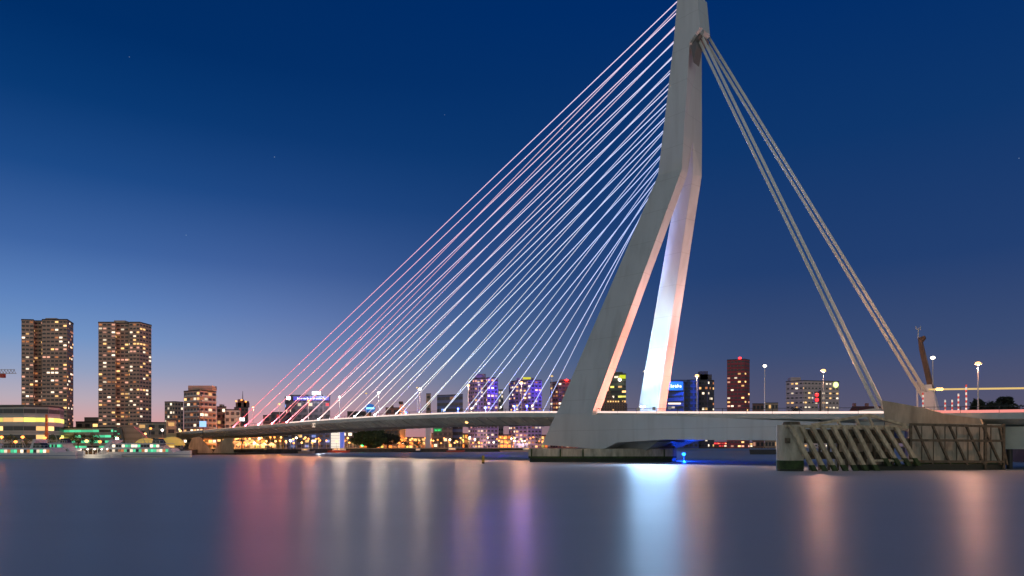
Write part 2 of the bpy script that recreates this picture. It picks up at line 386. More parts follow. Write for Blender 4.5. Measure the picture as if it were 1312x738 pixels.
# side beams from leg foot along the deck edge
def sidebeam(n0, n1, mirror=False):
    mb = MB()
    if not mirror:
        fz = [bp(x, y, n0) for x, y in ((711.6,531.5),(694.2,569.8),(773,575.8),(790,567))]
        prof = [(s_of(fz[0]), fz[0].z), (20, dz(20)-.1), (50, dz(50)-1.0), (72, dz(72)-1.7), (75, 5.3), (28, 5.9), (s_of(fz[3]), fz[3].z), (s_of(fz[2]), fz[2].z), (s_of(fz[1]), fz[1].z)]
    else:
        prof = [(-5, dz(-5)+.1), (20, dz(20)-.1), (50, dz(50)-1.0), (72, dz(72)-1.7), (72, 6.2), (20, 6.2), (5, 4.6), (-7, 4.6)]
    mb.hexa([br(a, n0, z) for a, z in prof], [br(a, n1, z) for a, z in prof])
    return mb.build('side_beam', M['steel'], bridge)
sidebeam(-19.2, -14.5); sidebeam(14.5, 18.7, True)
mb = MB()      # cross girder between the legs and its pointed foot on the pier
for a, b in [((-9, -14.4), (12, 14.4))]:
    mb.hexa([br(-7,-14.4,5.9), br(14,-14.4,5.9), br(12,14.4,6.2), br(-5,14.4,6.2)], [br(-9,-14.4,dz(-9)-1.95), br(18,-14.4,dz(18)-2.3), br(18,14.4,dz(18)-2.3), br(-9,14.4,dz(-9)-1.95)])
mb.build('cross_girder', M['deckside'], bridge)
def pyr(c, hw, z0, z1, k=.25):
    q = [(-1,-1),(1,-1),(1,1),(-1,1)]
    return MB().hexa([br(c[0]+a*hw[0]*k, c[1]+b*hw[1]*k, z0) for a, b in q], [br(c[0]+a*hw[0], c[1]+b*hw[1], z1) for a, b in q])
pyr((14, -10), (9, 4.2), 2.4, 5.5, .22).build('bearing', M['deckside'], bridge)
pyr((7, 15), (8, 4), 3.0, 5.5).build('bearing', M['deckside'], bridge)

# river pier below the pylon
def pier(pts, zs, name, mats, wet=1.1, par=bridge, ah=.55):
    mb = MB(); (z0, z1) = zs
    def rg_(z, k=1.0):
        cx = sum(p[0] for p in pts)/len(pts); cy = sum(p[1] for p in pts)/len(pts)
        return [((p[0]-cx)*k+cx, (p[1]-cy)*k+cy, z) for p in pts]
    mb.loft([rg_(-2,.985), rg_(wet-.004,.985)], 2)
    mb.loft([rg_(wet,1.0), rg_(wet+ah,1.0)], 1)
    mb.loft([rg_(wet+ah+.004,1.0), rg_(z1,1.0)], 0)
    return mb.build(name, mats, par)
pm = [M['conc'], M['algae'], M['algaed']]
pier([(pt(677,184),184),(pt(770,181.5),181.5),(pt(862,183),183),(pt(867,187),187),(pt(866,226),226),(pt(700,220),220)], (0, 3.6), 'pier', pm, 1.0)
# panel joints and buttress ribs on the pier front
for px in (681, 718, 747, 851):
    y = 184+(px-677)*(-2.5/93) if px < 770 else 181.5+(px-770)*(1.5/92)
    MB().beam((pt(px,y-.05), y-.05, 1.3), (pt(px,y-.05), y-.05, 3.5), .35, .3, 0).build('pier_rib', M['algae'], bridge)

# V-shaped concrete pier under the north end
def vpier(s0, n0, n1):
    mb = MB()
    for sg in (-1, 1):
        q0 = [(s0+sg*1.0, 0.8), (s0+sg*7.5, .8), (s0+sg*15.2, 5.0), (s0+sg*15.2, 7.2), (s0+sg*9.5, 7.6)]
        mb.hexa([br(a, n0, z) for a, z in q0], [br(a, n1, z) for a, z in q0])
    return mb
# pier seen across: spread in image direction
vp = MB(); Yv = 352
def vv(px, py, Y=Yv): return P(px, py, Y)
for q in ([(246,561),(256,559.5),(272,578),(271,582),(247,582),(241,573)], [(274,578),(289,560.5),(299,561),(299.5,582),(271.5,582)]):
    vp.hexa([vv(*a) for a in q], [vv(a[0], a[1])+Vector((-9.4,22,0)) for a in q])
vp.build('pier', M['concw'], bridge)
vp = MB(); vp.hexa([P(238,583,Yv-3), P(303,583,Yv-3), P(303,583,Yv-3)+Vector((4,30,0)), P(238,583,Yv-3)+Vector((4,30,0))],
                   [P(240,580.5,Yv-3), P(302,580.5,Yv-3), P(302,580.5,Yv-3)+Vector((4,30,0)), P(240,580.5,Yv-3)+Vector((4,30,0))])
vp.build('pier_base', M['timberd'], bridge)
# column seen under the deck at mid picture stands on the bank
mb = MB(); mb.obox((pt(549,520),520), (1,0), (0,1), 1.9, 2.5, GZ, 18.5); tagd(mb.build('concrete_column', M['white'], base=(pt(549,520),520,GZ)), 'tall pale slab column standing on the far quay under the bridge deck', 'column')

# stay cables
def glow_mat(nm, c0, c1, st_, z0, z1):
    m = emat(nm, c0, st_); t = m.node_tree; b = t.nodes['Principled BSDF']      # floodlight on the stay, put into the colour as a glowing gradient
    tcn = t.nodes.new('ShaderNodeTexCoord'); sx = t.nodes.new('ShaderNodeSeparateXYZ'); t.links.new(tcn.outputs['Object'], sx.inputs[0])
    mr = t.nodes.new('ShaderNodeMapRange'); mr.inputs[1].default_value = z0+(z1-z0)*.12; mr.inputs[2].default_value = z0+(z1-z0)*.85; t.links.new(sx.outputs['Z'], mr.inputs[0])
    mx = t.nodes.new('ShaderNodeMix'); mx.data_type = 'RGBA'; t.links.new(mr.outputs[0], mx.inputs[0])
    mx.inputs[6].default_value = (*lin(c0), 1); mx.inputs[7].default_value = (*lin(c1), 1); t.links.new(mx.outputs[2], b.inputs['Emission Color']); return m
def anchor_mat(c):
    n_ = 'anchor_glow_%d_%d' % (c[1], c[2])
    return bpy.data.materials.get(n_) or emat(n_, c, 9)
anch = [-25.6-14.07*k for k in range(16)]
topn = [262,246,228,213,198,182,166,149,131,112,92,73,53,34,15,0]
topf = [260,245,230,215,200,184,168,152,136,120,105,88,71,51,32,10]
def edge_x(y): return np.interp(y, [-9,52,181,225,270], [868.4,863.3,848,843,825])
for sg in (-1, 1):
    for k in range(16):
        a = br(anch[k], sg*11, dz(anch[k])+.2)
        ty = (topn if sg < 0 else topf)[k]; t = bp(edge_x(ty)+2.0, ty, 1.6*sg)
        d = (t-a).normalized()
        mb = MB(); mb.tube(a, t+d*1.0, .09, n=8)
        c = mb.build('stay_cable', M['cable'], bridge, smooth=True)
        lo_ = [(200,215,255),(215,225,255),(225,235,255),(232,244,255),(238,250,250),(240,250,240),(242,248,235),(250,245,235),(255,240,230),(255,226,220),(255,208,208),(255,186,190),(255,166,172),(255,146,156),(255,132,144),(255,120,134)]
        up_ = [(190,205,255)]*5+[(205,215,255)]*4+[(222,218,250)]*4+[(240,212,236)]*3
        MB().tube(a+d*2.2, t, .112, n=8).build('painted_glow_sheath', glow_mat('painted_glow_%d_%s' % (k, 'n' if sg < 0 else 'f'), lo_[k], up_[k], 1.2 if sg < 0 else .85, a.z, t.z), c, smooth=True)  # added tube whose glow imitates floodlight on the cable; not a lamp
        mb = MB(); mb.tube(a-d*.5, a+d*2.2, .26, .2, n=8); mb.build('anchor_socket', M['dark'], c)
        if sg < 0:
            cl_ = [(255,225,190)]*4+[(235,240,255)]*4+[(255,235,225)]*2+[(255,200,200)]+[(255,110,130)]*3+[(255,70,90)]*2
            p_ = a+d*3.0; mb = MB(); mb.ball(p_, .42 if k > 5 else .2, .3, .42 if k > 5 else .2, 8, 5); mb.build('anchor_lamp', anchor_mat(cl_[k]), c)
            if k > 4: lamp('POINT', p_+Vector((0,-.8,0)), cl_[k], 3500 if k < 11 else 18000, 'anchor_light', .5, parent=c)
# back stays: four per side
for sg in (-1, 1):
    for j in range(4):
        ou = (-.82,-.46,.46,.82)[j]; ov = 0
        t = bp(893 if sg < 0 else 900, 40, 1.5*sg)+U*ou*.9+Vector((0,0,-ov))
        e = (bp(1128.5, 524, -16.6) if sg < 0 else bp(1200, 531, 15.5))+U*ou+V*ov*.8
        mb = MB(); mb.tube(t, e, .19, n=12); mb.build('back_stay', mat('back_stay_sheath', (.8,.78,.74), .9, spec=0) if j == 0 and sg < 0 else bpy.data.materials['back_stay_sheath'], bridge, smooth=True)
# near anchor block: long sloping concrete wedge
mb = MB(); q = [(1130,513),(1164,519),(1185,523),(1210,530.5),(1255,536.5),(1258,543),(1258,552),(1134,552),(1134,540)]
qa = [bp(x, y, -18.6) for x, y in q]; mb.hexa(qa, [p+V*5 for p in qa]); mb.build('anchor_block', M['concw'], bridge)
mb = MB(); q = [(1100,526),(1128,522),(1133,541),(1133,552),(1098,552)]
qa = [bp(x, y, -15) for x, y in q]; mb.hexa(qa, [p+V*6 for p in qa]); mb.build('anchor_base', M['deckside'], bridge)
# far anchor: white tapered foot
mb = MB(); c = bp(1194, 530, 16); h = 6.8
q = [(-1,-1),(1,-1),(1,1),(-1,1)]
mb.hexa([c+U*a*1.7+V*b*1.4+Vector((0,0,-.5)) for a, b in q], [c+U*a*.7+V*b*.8+Vector((-.8,0,h)) for a, b in q]); mb.build('anchor_foot', M['white'], bridge)
# south pier behind the fender and bascule wall
a = (pt(1166,123.5),123.5); b = (pt(1284,125.2),125.2)
pier([a, b, (b[0]+12, b[1]+26), (a[0]+14, a[1]+26)], (0, 8.3), 'pier', pm, .9)
mb = MB()
for i in range(9):
    t = i/8; x = a[0]+(b[0]-a[0])*t; y = a[1]+(b[1]-a[1])*t-.03; mb.obox((x,y), (b[0]-a[0], b[1]-a[1]), (0,1), .06, .06, 1.6, 8.2)
mb.build('pier_joint', M['timberd'], bridge)
mb = MB(); c0 = bp(1287, 560, -13.6); c1 = bp(1470, 560, -13.6)
mb.hexa([Vector((p.x,p.y,3.7)) for p in (c0, c1, c1+V*26, c0+V*26)], [Vector((p.x,p.y,dz(110)-1.95)) for p in (c0, c1, c1+V*26, c0+V*26)])
mb.build('bascule_wall', mat('pale_green_steel', (.46,.52,.48), .5, noise=.15, scale=.4), bridge)
mb = MB()
for i in range(7):
    p = c0+(c1-c0)*(i/6)+V*1.2+U*.6; mb.tube((p.x,p.y,-1), (p.x,p.y,3.7), .5, n=10)
mb.build('bascule_pile', M['dark'], bridge)
# navigation sign box and under-deck lamp on the fascia
def fascia_box(px, n, z0, z1, hw, m, name):
    s = s_px(px, n); mb = MB(); z = dz(s)
    mb.hexa([br(s-hw, n-.15, z+z0), br(s+hw, n-.15, z+z0), br(s+hw, n+.15, z+z0), br(s-hw, n+.15, z+z0)],
            [br(s-hw, n-.15, z+z1), br(s+hw, n-.15, z+z1), br(s+hw, n+.15, z+z1), br(s-hw, n+.15, z+z1)])
    return mb.build(name, m, bridge)
nb = fascia_box(402, -16.9, -2.2, -.5, 1.0, emat('nav_sign', (255,225,200), .9), 'navigation_sign')
fascia_box(401.0, -17.1, -1.9, -.9, .14, M['dark'], 'sign_mark'); fascia_box(403.2, -17.1, -1.9, -.9, .14, M['dark'], 'sign_mark')
mb = MB(); p = br(s_px(598, -13), -13, dz(-50)-2.4); mb.ball(p, .55, .55, .4); mb.build('under_deck_lamp', M['e_warm'], bridge)

# ---------------------------------------------------------------- light sources on the bridge, some of them added
def flood(loc, target, col, power, angle, label, radius=.3):
    loc = Vector(loc); t = thing('floodlight', label, 'floodlight', loc)
    mb = MB(); d = (Vector(target)-loc).normalized(); mb.tube(loc-d*.9, loc-d*.35, .35, .5, n=10); mb.build('housing', M['pole'], t)
    lamp('SPOT', loc, col, power, 'flood_lamp', radius, target, angle, .7, t)
    return t
flood(br(4, -11, dz(0)+.9), br(1.5, 12, 38), (185,230,255), 120000, 64, 'floodlight on the deck beside the near pylon leg shining on the far leg', .5)
fm = thing('added_light_mast', 'short mast with added blue-white lights on the deck in front of the far leg', 'floodlight', br(4, 8, dz(4)))  # mast and lights added to brighten the river below the far leg
b = br(4, 8, dz(4)); MB().tube(b, b+Vector((0,0,3)), .12, n=6).build('mast', M['pole'], fm)
for q_ in (-.6, .6): MB().ball(b+U*q_+Vector((0,0,3.1)), .4, .3, .35, 8, 5).build('lamp_head', M['e_signw'], fm)
lamp('POINT', b+Vector((0,0,3.6)), (170,210,255), 7000, 'lamp_light', .8, parent=fm)
for q_, w_ in ((818,'left'),(838,'middle'),(858,'right')):  # added lights that make the bright leg's streak on the water
    flood(br(s_px(q_,-19.6), -19.6, dz(20)+1.2), (pt(q_,100),100,0), (160,205,250), 17000, 110, w_+' one of three added blue-white lights on the near deck edge making the streak on the river', 1.6)
flood(br(2, -4, dz(0)+.9), br(2, 4, 80), (150,178,255), 700000, 36, 'floodlight on the deck between the pylon legs aimed at their meeting point', .5)
flood(br(26, -6, dz(26)+.6), br(5, -15, 28), (255,140,118), 95000, 92, 'added warm light on the deck near edge right of the pylon', .4)  # added pair that brightens the south faces of both legs
flood(br(28, 15.6, dz(28)+.6), br(5, 17, 28), (255,140,118), 95000, 92, 'added warm light on the deck far side right of the pylon', .4)
flood(br(40, 2, dz(40)+.6), br(0, 0, 100), (255,190,180), 140000, 64, 'added light on the deck axis brightening the top of the mast', .4)  # added to brighten the upper mast
names = ['red', 'pink', 'rose', 'pale pink', 'white', 'cool white', 'pale blue', 'blue']
cols = [(255,60,90), (255,110,140), (255,160,180), (255,225,230), (240,240,255), (200,215,255), (140,170,255), (110,140,255)]
for i, s in enumerate([-236, -208, -180, -152, -124, -96, -68, -40]):
    for sg in (-1, 1):
        flood(br(s+3, sg*15, dz(s)+.6), br(s+95, sg*5, dz(s)+90), cols[i], 70000, 50,
          '%s floodlight on the %s edge of the deck at the cable feet' % (names[i], 'near' if sg < 0 else 'far'), 2.2)

# street lamps on the bridge, near row
def bridge_lamp(h, lit, label, loc, group, r=.14):
    t = thing('street_lamp', label, 'street lamp', loc, group); b = Vector(loc)
    MB().tube(b, b+Vector((0,0,h)), r, r*.6, n=8).build('pole', M['pole'], t)
    MB().beam(b+Vector((-.7,0,h)), b+Vector((.7,0,h)), .14, .14).build('arm', M['pole'], t)
    MB().ball(b+Vector((0,0,h+.12)), .5, .5, .34).build('lamp_head', lit, t, smooth=True)
    return t
lp = None; order = [(-202,'e_orange'),(-175.6,'e_orange'),(-150,'e_orange'),(-125.3,'e_white'),(-98.2,'e_white'),(-73.3,'e_white'),(-48,'e_warm'),(-24.1,'e_warm'),(34.8,'e_warm'),(64.7,'e_warm'),(92.6,'e_warm'),(121,'e_warm')]
where = ['at the left end of the cables', 'second from the left end of the cables', 'before the sign-topped block', 'above the white lit hoarding', 'right of the blue round sign', 'left of the dark box building', 'in front of the violet-lit tower', 'in front of the yellow-topped tower', 'before the stepped dark tower', 'before the pink office slab', 'before the dark tree', 'at the far right end']
for i, (s, m) in enumerate(order):
    t = bridge_lamp(9.5, M[m], 'lit street lamp on the near deck edge, '.replace(', ', ' ')+where[i], br(s, -15.5, dz(s)), 'street lamps along the near edge of the bridge')
    c = {'e_orange': (255,140,80), 'e_white': (255,225,195), 'e_warm': (255,186,146)}[m]
    lamp('POINT', br(s, -15.5, dz(s)+9.3), c, 30000 if s < 30 else 17000, 'lamp_light', .35, parent=t)
fl = ['before the stepped tower', 'left of the roof sign', 'beside the blue round sign', 'between the two violet towers', 'just left of the near pylon leg', 'in front of the bright far leg', 'right of the dark red tower', 'beside the white far anchor']
for i, s in enumerate([-190, -152, -114, -75.8, -38.3, 0, 38.4, 78.6]):
    t = bridge_lamp(14.4, M['e_yel'] if s < 30 else M['e_white'], 'tall slim street lamp on the far deck edge '+fl[i], br(s, 15.5, dz(s)), 'tall street lamps along the far edge of the bridge', .12)
for i, px in enumerate([587, 622, 659, 675, 520]):
    n = 13; s = s_px(px, n); b = br(s, n, dz(s)); t = thing('blue_spotlight', ['blue spotlight on a short deck post before the dark box building','blue spotlight on a short post before the tallest violet tower','blue spotlight on a short post left of the lamp by the yellow-topped tower','blue spotlight on a short post right of the lamp by the yellow-topped tower','small blue spotlight right of the lit harbour crane'][i], 'spotlight', b, 'blue spotlights on the deck')
    MB().tube(b, b+Vector((0,0,4)), .09, n=6).build('post', M['pole'], t); MB().ball(b+Vector((0,0,4.1)), .38, .38, .38, 8, 5).build('light_head', M['e_blue'], t)
    lamp('POINT', b+Vector((0,-.6,4.1)), (60,80,255), 14000, 'lamp_light', .5, parent=t)

# blue light at the pier end
t = thing('blue_lamp', 'blue lamp on a pole in the water at the right end of the pylon pier', 'lamp', (pt(876,196),196,2.0))
b = t.location.copy(); MB().ball(b, .5, .5, .4, 8, 5).build('light_head', emat('lamp_blue_strong', (10,70,255), 40), t); MB().tube(b-Vector((0,0,2.2)), b, .1, n=6).build('post', M['dark'], t)
lamp('POINT', b+Vector((0,-1.0,-.9)), (10,70,255), 9000, 'lamp_light', .3, parent=t)

# ================================================================ FENDER
fen = thing('timber_fender', 'long weathered guard structure of leaning timbers on a rounded concrete end, standing in the water', 'fender', (pt(1000,115),115,0))
fA = Vector((pt(1006,115.5),115.5,0)); fM = Vector((pt(1165,120.5),120.5,0)); fE = Vector((pt(1287,122.5),122.5,0))
def fp(px):          # point on the fender line for a picture column
    r = (px-656)/F
    a, b = (fA, fM) if px <= 1165 else (fM, fE)
    d = b-a; t = (r*a.y-a.x)/(d.x-r*d.y); return a+d*t
fd = (fM-fA).normalized(); fn = Vector((-fd.y, fd.x, 0))
ftop = 7.9
q = []
for ang in range(0, 181, 20):
    a = R(90+ang); q.append((fA+fd*2.0+Vector((0,0,0))+fn*2.6+fd*(math.cos(a)*2.0)+fn*(-math.sin(a)*2.6)*-1*-1))
q = [fA+fd*1.8+fn*1.9+fd*(-math.sin(R(t_))*1.9)+fn*(-math.cos(R(t_))*1.9) for t_ in range(0, 181, 20)]
q = [fp(1030)]+q+[fp(1030)+fn*3.8]
qq = [(p.x, p.y) for p in q]
pier(qq, (0, ftop), 'end_block', [M['conc'], M['algae'], M['algaed']], .35, fen, 1.45)
mb = MB(); 
cp = fA+fd*1.8+fn*1.9
mb.tube((cp.x+.6, cp.y, ftop-.002), (cp.x+.6, cp.y, ftop+.55), 1.5, 1.3, n=12); mb.build('bollard', M['timberd'], fen)
# leaning timbers, each its own part, with algae foot
for px in [1012,1025.5,1039,1052.5,1066,1079.5,1093.5,1107,1120.5,1133,1146]:
    a = fp(px)-fn*.25; bpx = px+30-(px-1012)*.03; b = fp(min(bpx, 1175))-fn*.9
    a = Vector((a.x,a.y,ftop-.35)); b = Vector((b.x,b.y,-.6))
    if px > 1095: b.z = .8; b = a+(b-a)*1.0
    m_ = a+(b-a)*.80
    o = MB().beam(a, m_, .78, .5, side=fd).build('leaning_timber', M['timber'], fen)
    MB().beam(m_, b, .82, .54, side=fd).build('wet_end', M['algae'], o)
for (za, w_, hh, m_) in [(ftop-.3, .5, .55, 'timber'), (5.2, .4, .9, 'timberd'), (1.75, .45, .35, 'timber')]:
    a = fp(1008)+fn*.35; b = fp(1166)+fn*.35
    if za < 3: a = fp(1110)-fn*.6; b = fp(1166)-fn*.6
    MB().beam(Vector((a.x,a.y,za)), Vector((b.x,b.y,za)), w_, hh).build('waling', M[m_], fen)
# inner row of posts and back wall, dark
for px in range(1030, 1165, 12):
    p = fp(px)+fn*3.4; MB().beam((p.x,p.y,-1), (p.x,p.y,ftop-.8), .4, .4).build('rear_post', M['timberd'], fen)
mb = MB(); a = fp(1040)+fn*3.9; b = fp(1166)+fn*3.9
mb.beam(Vector((a.x,a.y,6.3)), Vector((b.x,b.y,6.3)), .3, 1.9); mb.beam(Vector((a.x,a.y,2.6)), Vector((b.x,b.y,2.6)), .3, 1.3); mb.build('rear_boarding', M['timberd'], fen)
mb = MB(); a = fp(1092)+fn*4.6; b = fp(1166)+fn*4.6; mb.beam(Vector((a.x,a.y,4.3)), Vector((b.x,b.y,4.3)), .3, 7.0); mb.build('rear_boarding', M['conc'], fen)
# gable frame above
g0, g1, g2 = fp(1046)+fn*1.2, fp(1118)+fn*1.2, fp(1166)+fn*1.2
g0 = Vector((g0.x,g0.y,ftop)); g1 = Vector((g1.x,g1.y,9.75)); g2 = Vector((g2.x,g2.y,ftop+.1))
MB().beam(g0, g1, .5, .45).build('gable_beam', M['timber'], fen); MB().beam(g1, g2, .5, .45).build('gable_beam', M['timber'], fen)
for t_, L in ((.45, .9), (.78, 1.6)):
    p = g0+(g1-g0)*t_; MB().beam(p, p+Vector((fd.x*.7, fd.y*.7, -L)), .4, .35, side=fd).build('gable_strut', M['timber'], fen)
MB().beam(g1, g1+Vector((fd.x*1.1, fd.y*1.1, -2.0)), .4, .35, side=fd).build('gable_strut', M['timber'], fen)
# right half: frame of three rails and thin diagonals in front of the pier
for z_ in (8.1, 5.3, 1.55):
    a = fp(1166); b = fp(1287); MB().beam(Vector((a.x,a.y,z_)), Vector((b.x,b.y,z_-.35 if z_ > 8 else z_-.1)), .4, .42).build('rail', M['timberd'], fen)
for px in [1172,1194.5,1216,1237.5,1259,1280]:
    a = fp(min(px, 1286)); b = fp(min(px+23, 1290)) if px+23 < 1290 else fp(1290)
    o = MB().beam(Vector((a.x,a.y,8.0)), Vector((b.x,b.y,.9)), .36, .34, side=fd).build('diagonal', M['timberd'], fen)
for px in (1166.5, 1262, 1285.5):
    p = fp(px)-fn*.05; MB().beam((p.x,p.y,-1), (p.x,p.y,8.3), .38, .38).build('upright', M['timberd'], fen)
mb = MB(); a = fp(1100)+fn*.6; b = fp(1287)+fn*.6; mb.beam(Vector((a.x,a.y,.2)), Vector((b.x,b.y,.2)), .8, 1.7); mb.build('wet_sill', M['algaed'], fen)

# signal mast with red lights, control box
b = bp(1050.5, 540, -15.9); s_ = s_of(b); b.z = dz(s_)-1.2
t = thing('signal_mast', 'dark signal mast with a red light box rising from the deck edge by the fender', 'signal', b)
MB().beam(b, b+Vector((0,0,6.6)), .42, .42).build('mast', M['dark'], t)
o = MB().box(b.x-1.3, b.x-.3, b.y-.3, b.y+.3, b.z+3.9, b.z+6.3).build('light_box', M['dark'], t)
for z_ in (4.5, 5.6): MB().ball((b.x-.8, b.y-.35, b.z+z_), .42, .15, .42, 10, 6).build('red_light', emat('signal_red', (255,40,50), 2.5) if z_ < 5 else bpy.data.materials['signal_red'], o)
MB().box(b.x+.4, b.x+3.4, b.y-.6, b.y+.6, b.z+.2, b.z+1.9).build('cabinet', M['dark'], t)
# guarded mast structure by the far anchor
c = bp(1196, 503, 15.5); t0 = bp(1178.5, 434, 15.5)
t = thing('leaning_mast', 'dark brown leaning mast with hooked top and wind gauge beside the white far anchor', 'mast', (c.x, c.y, dz(79)))
mb = MB(); q = [(1176,433),(1184,430),(1185,433),(1181,438),(1197,503),(1190,503),(1177.5,448)]
qa = [bp(x, y, 15.2) for x, y in q]; mb.hexa(qa, [p+V*1.3 for p in qa]); mb.build('boom', mat('rust_brown', (.14,.08,.055), .7, noise=.4, scale=.8), t)
o = MB().tube(bp(1176.5, 434, 15.8), bp(1176.5, 420, 15.8), .12, n=6).build('wind_gauge', M['pole'], t)
MB().beam(bp(1173.8, 422, 15.8), bp(1179.2, 422, 15.8), .14, .14).tube(bp(1174,422,15.8), bp(1173.6,418,15.8), .1, n=6).tube(bp(1179,422,15.8), bp(1179.5,418,15.8), .1, n=6).build('gauge_fork', M['pole'], o)
mb = MB(); 
for x, y, l in [(1176,495,2.2),(1181,498,2),(1186,502,2)]:
    p = bp(x, y, 15); mb.beam(p-Vector((0,0,1.2)), p+Vector((0,0,1.2)), .55, .7)
mb.tube(bp(1175,495,15), bp(1175.5,528,15), .2, n=8); mb.tube(bp(1183,500,15), bp(1194,525,15), .35, n=8)
t = tagd(mb.build('anchor_frame', M['white'], base=bp(1176,530,15)), 'white bright-lit frame holding the far back stays above the deck', 'frame')
# yellow light trail of a vehicle, built as a glowing bar on added posts
a = bp(1190, 499, 13); b = bp(1420, 496, 13)
t = thing('vehicle_light_trail', 'long yellow light trail built as a glowing bar above the deck at the right', 'boom', (a.x, a.y, dz(80)))
MB().tube(a, b, .2, n=8).build('beam', M['e_yel'], t)
for px in (1201, 1203.5, 1206.5): MB().ball(bp(px, 498.6, 12.7), .36, .36, .36, 8, 5).build('light_head', M['e_warm'], t)
for px in (1197, 1330): p = bp(px, 499, 13.2); MB().tube((p.x,p.y,dz(95)), (p.x,p.y,p.z), .12, n=6).build('post', M['pole'], t)
# barrier poles, red and white
def barrier(px, ytop, n, label):
    s = s_px(px, n); b = br(s, n, dz(s)); top = zz(ytop, b.y); t = thing('barrier_pole', label, 'barrier', b, 'red and white barrier poles standing upright on the bridge')
    k = int((top-b.z)/.55)
    for cidx, nm, mm in ((0, 'red_band', M['bred']), (1, 'white_band', M['bwhite'])):
        mb = MB()
        for i in range(k):
            if i % 2 == cidx: mb.tube((b.x,b.y,b.z+i*.55), (b.x,b.y,b.z+(i+1)*.55), .16, n=8)
        mb.build(nm, mm, t)
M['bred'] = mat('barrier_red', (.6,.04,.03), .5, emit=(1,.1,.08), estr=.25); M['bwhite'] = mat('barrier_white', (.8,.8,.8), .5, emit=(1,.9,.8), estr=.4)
barrier(1211, 512, 12, 'short striped barrier pole, left one of two low ones right of the white anchor')
barrier(1220, 512, 12, 'short striped barrier pole, right one of two low ones right of the white anchor')
barrier(1228, 502, 8, 'taller striped barrier pole touching the glowing light trail')
barrier(1238, 492, 4, 'tallest striped barrier pole, reaching above the glowing light trail')
barrier(1182.5, 503, 10, 'striped barrier pole under the white frame of the far anchor')

# ================================================================ BUILDINGS
uq = {}
def unit_quad(m):
    if m.name not in uq:
        me = bpy.data.meshes.new('window_'+m.name)
        v = [(-.5,0,-.5),(.5,0,-.5),(.5,0,.5),(-.5,0,.5),(-.5,.5,-.5),(.5,.5,-.5),(.5,.5,.5),(-.5,.5,.5)]
        me.from_pydata(v, [], [(0,1,2,3),(5,4,7,6),(4,0,3,7),(1,5,6,2),(3,2,6,7),(4,5,1,0)]); me.materials.append(m); uq[m.name] = me
    return uq[m.name]
def wall_mat(name, c, noise=.2):
    k = 'wall_'+name
    if k in M: return M[k]
    m = mat(k, c, .8, noise=noise, scale=.15); M[k] = m; t = m.node_tree; b = t.nodes['Principled BSDF']
    src = b.inputs['Base Color'].links[0].from_socket     # storey joints every three metres or so, as on panel-built blocks
    tcn = t.nodes.new('ShaderNodeTexCoord'); sx = t.nodes.new('ShaderNodeSeparateXYZ'); t.links.new(tcn.outputs['Object'], sx.inputs[0])
    a = t.nodes.new('ShaderNodeMath'); a.operation = 'MULTIPLY'; a.inputs[1].default_value = 1/2.85; t.links.new(sx.outputs['Z'], a.inputs[0])
    f = t.nodes.new('ShaderNodeMath'); f.operation = 'FRACT'; t.links.new(a.outputs[0], f.inputs[0])
    g_ = t.nodes.new('ShaderNodeMath'); g_.operation = 'GREATER_THAN'; g_.inputs[1].default_value = .62; t.links.new(f.outputs[0], g_.inputs[0])
    g2 = t.nodes.new('ShaderNodeMath'); g2.operation = 'MULTIPLY'; g2.inputs[1].default_value = .35; t.links.new(g_.outputs[0], g2.inputs[0])
    mx = t.nodes.new('ShaderNodeMix'); mx.data_type = 'RGBA'; t.links.new(g2.outputs[0], mx.inputs[0]); t.links.new(src, mx.inputs[6]); mx.inputs[7].default_value = (*[v*.35 for v in c], 1)
    t.links.new(mx.outputs[2], b.inputs['Base Color']); return m
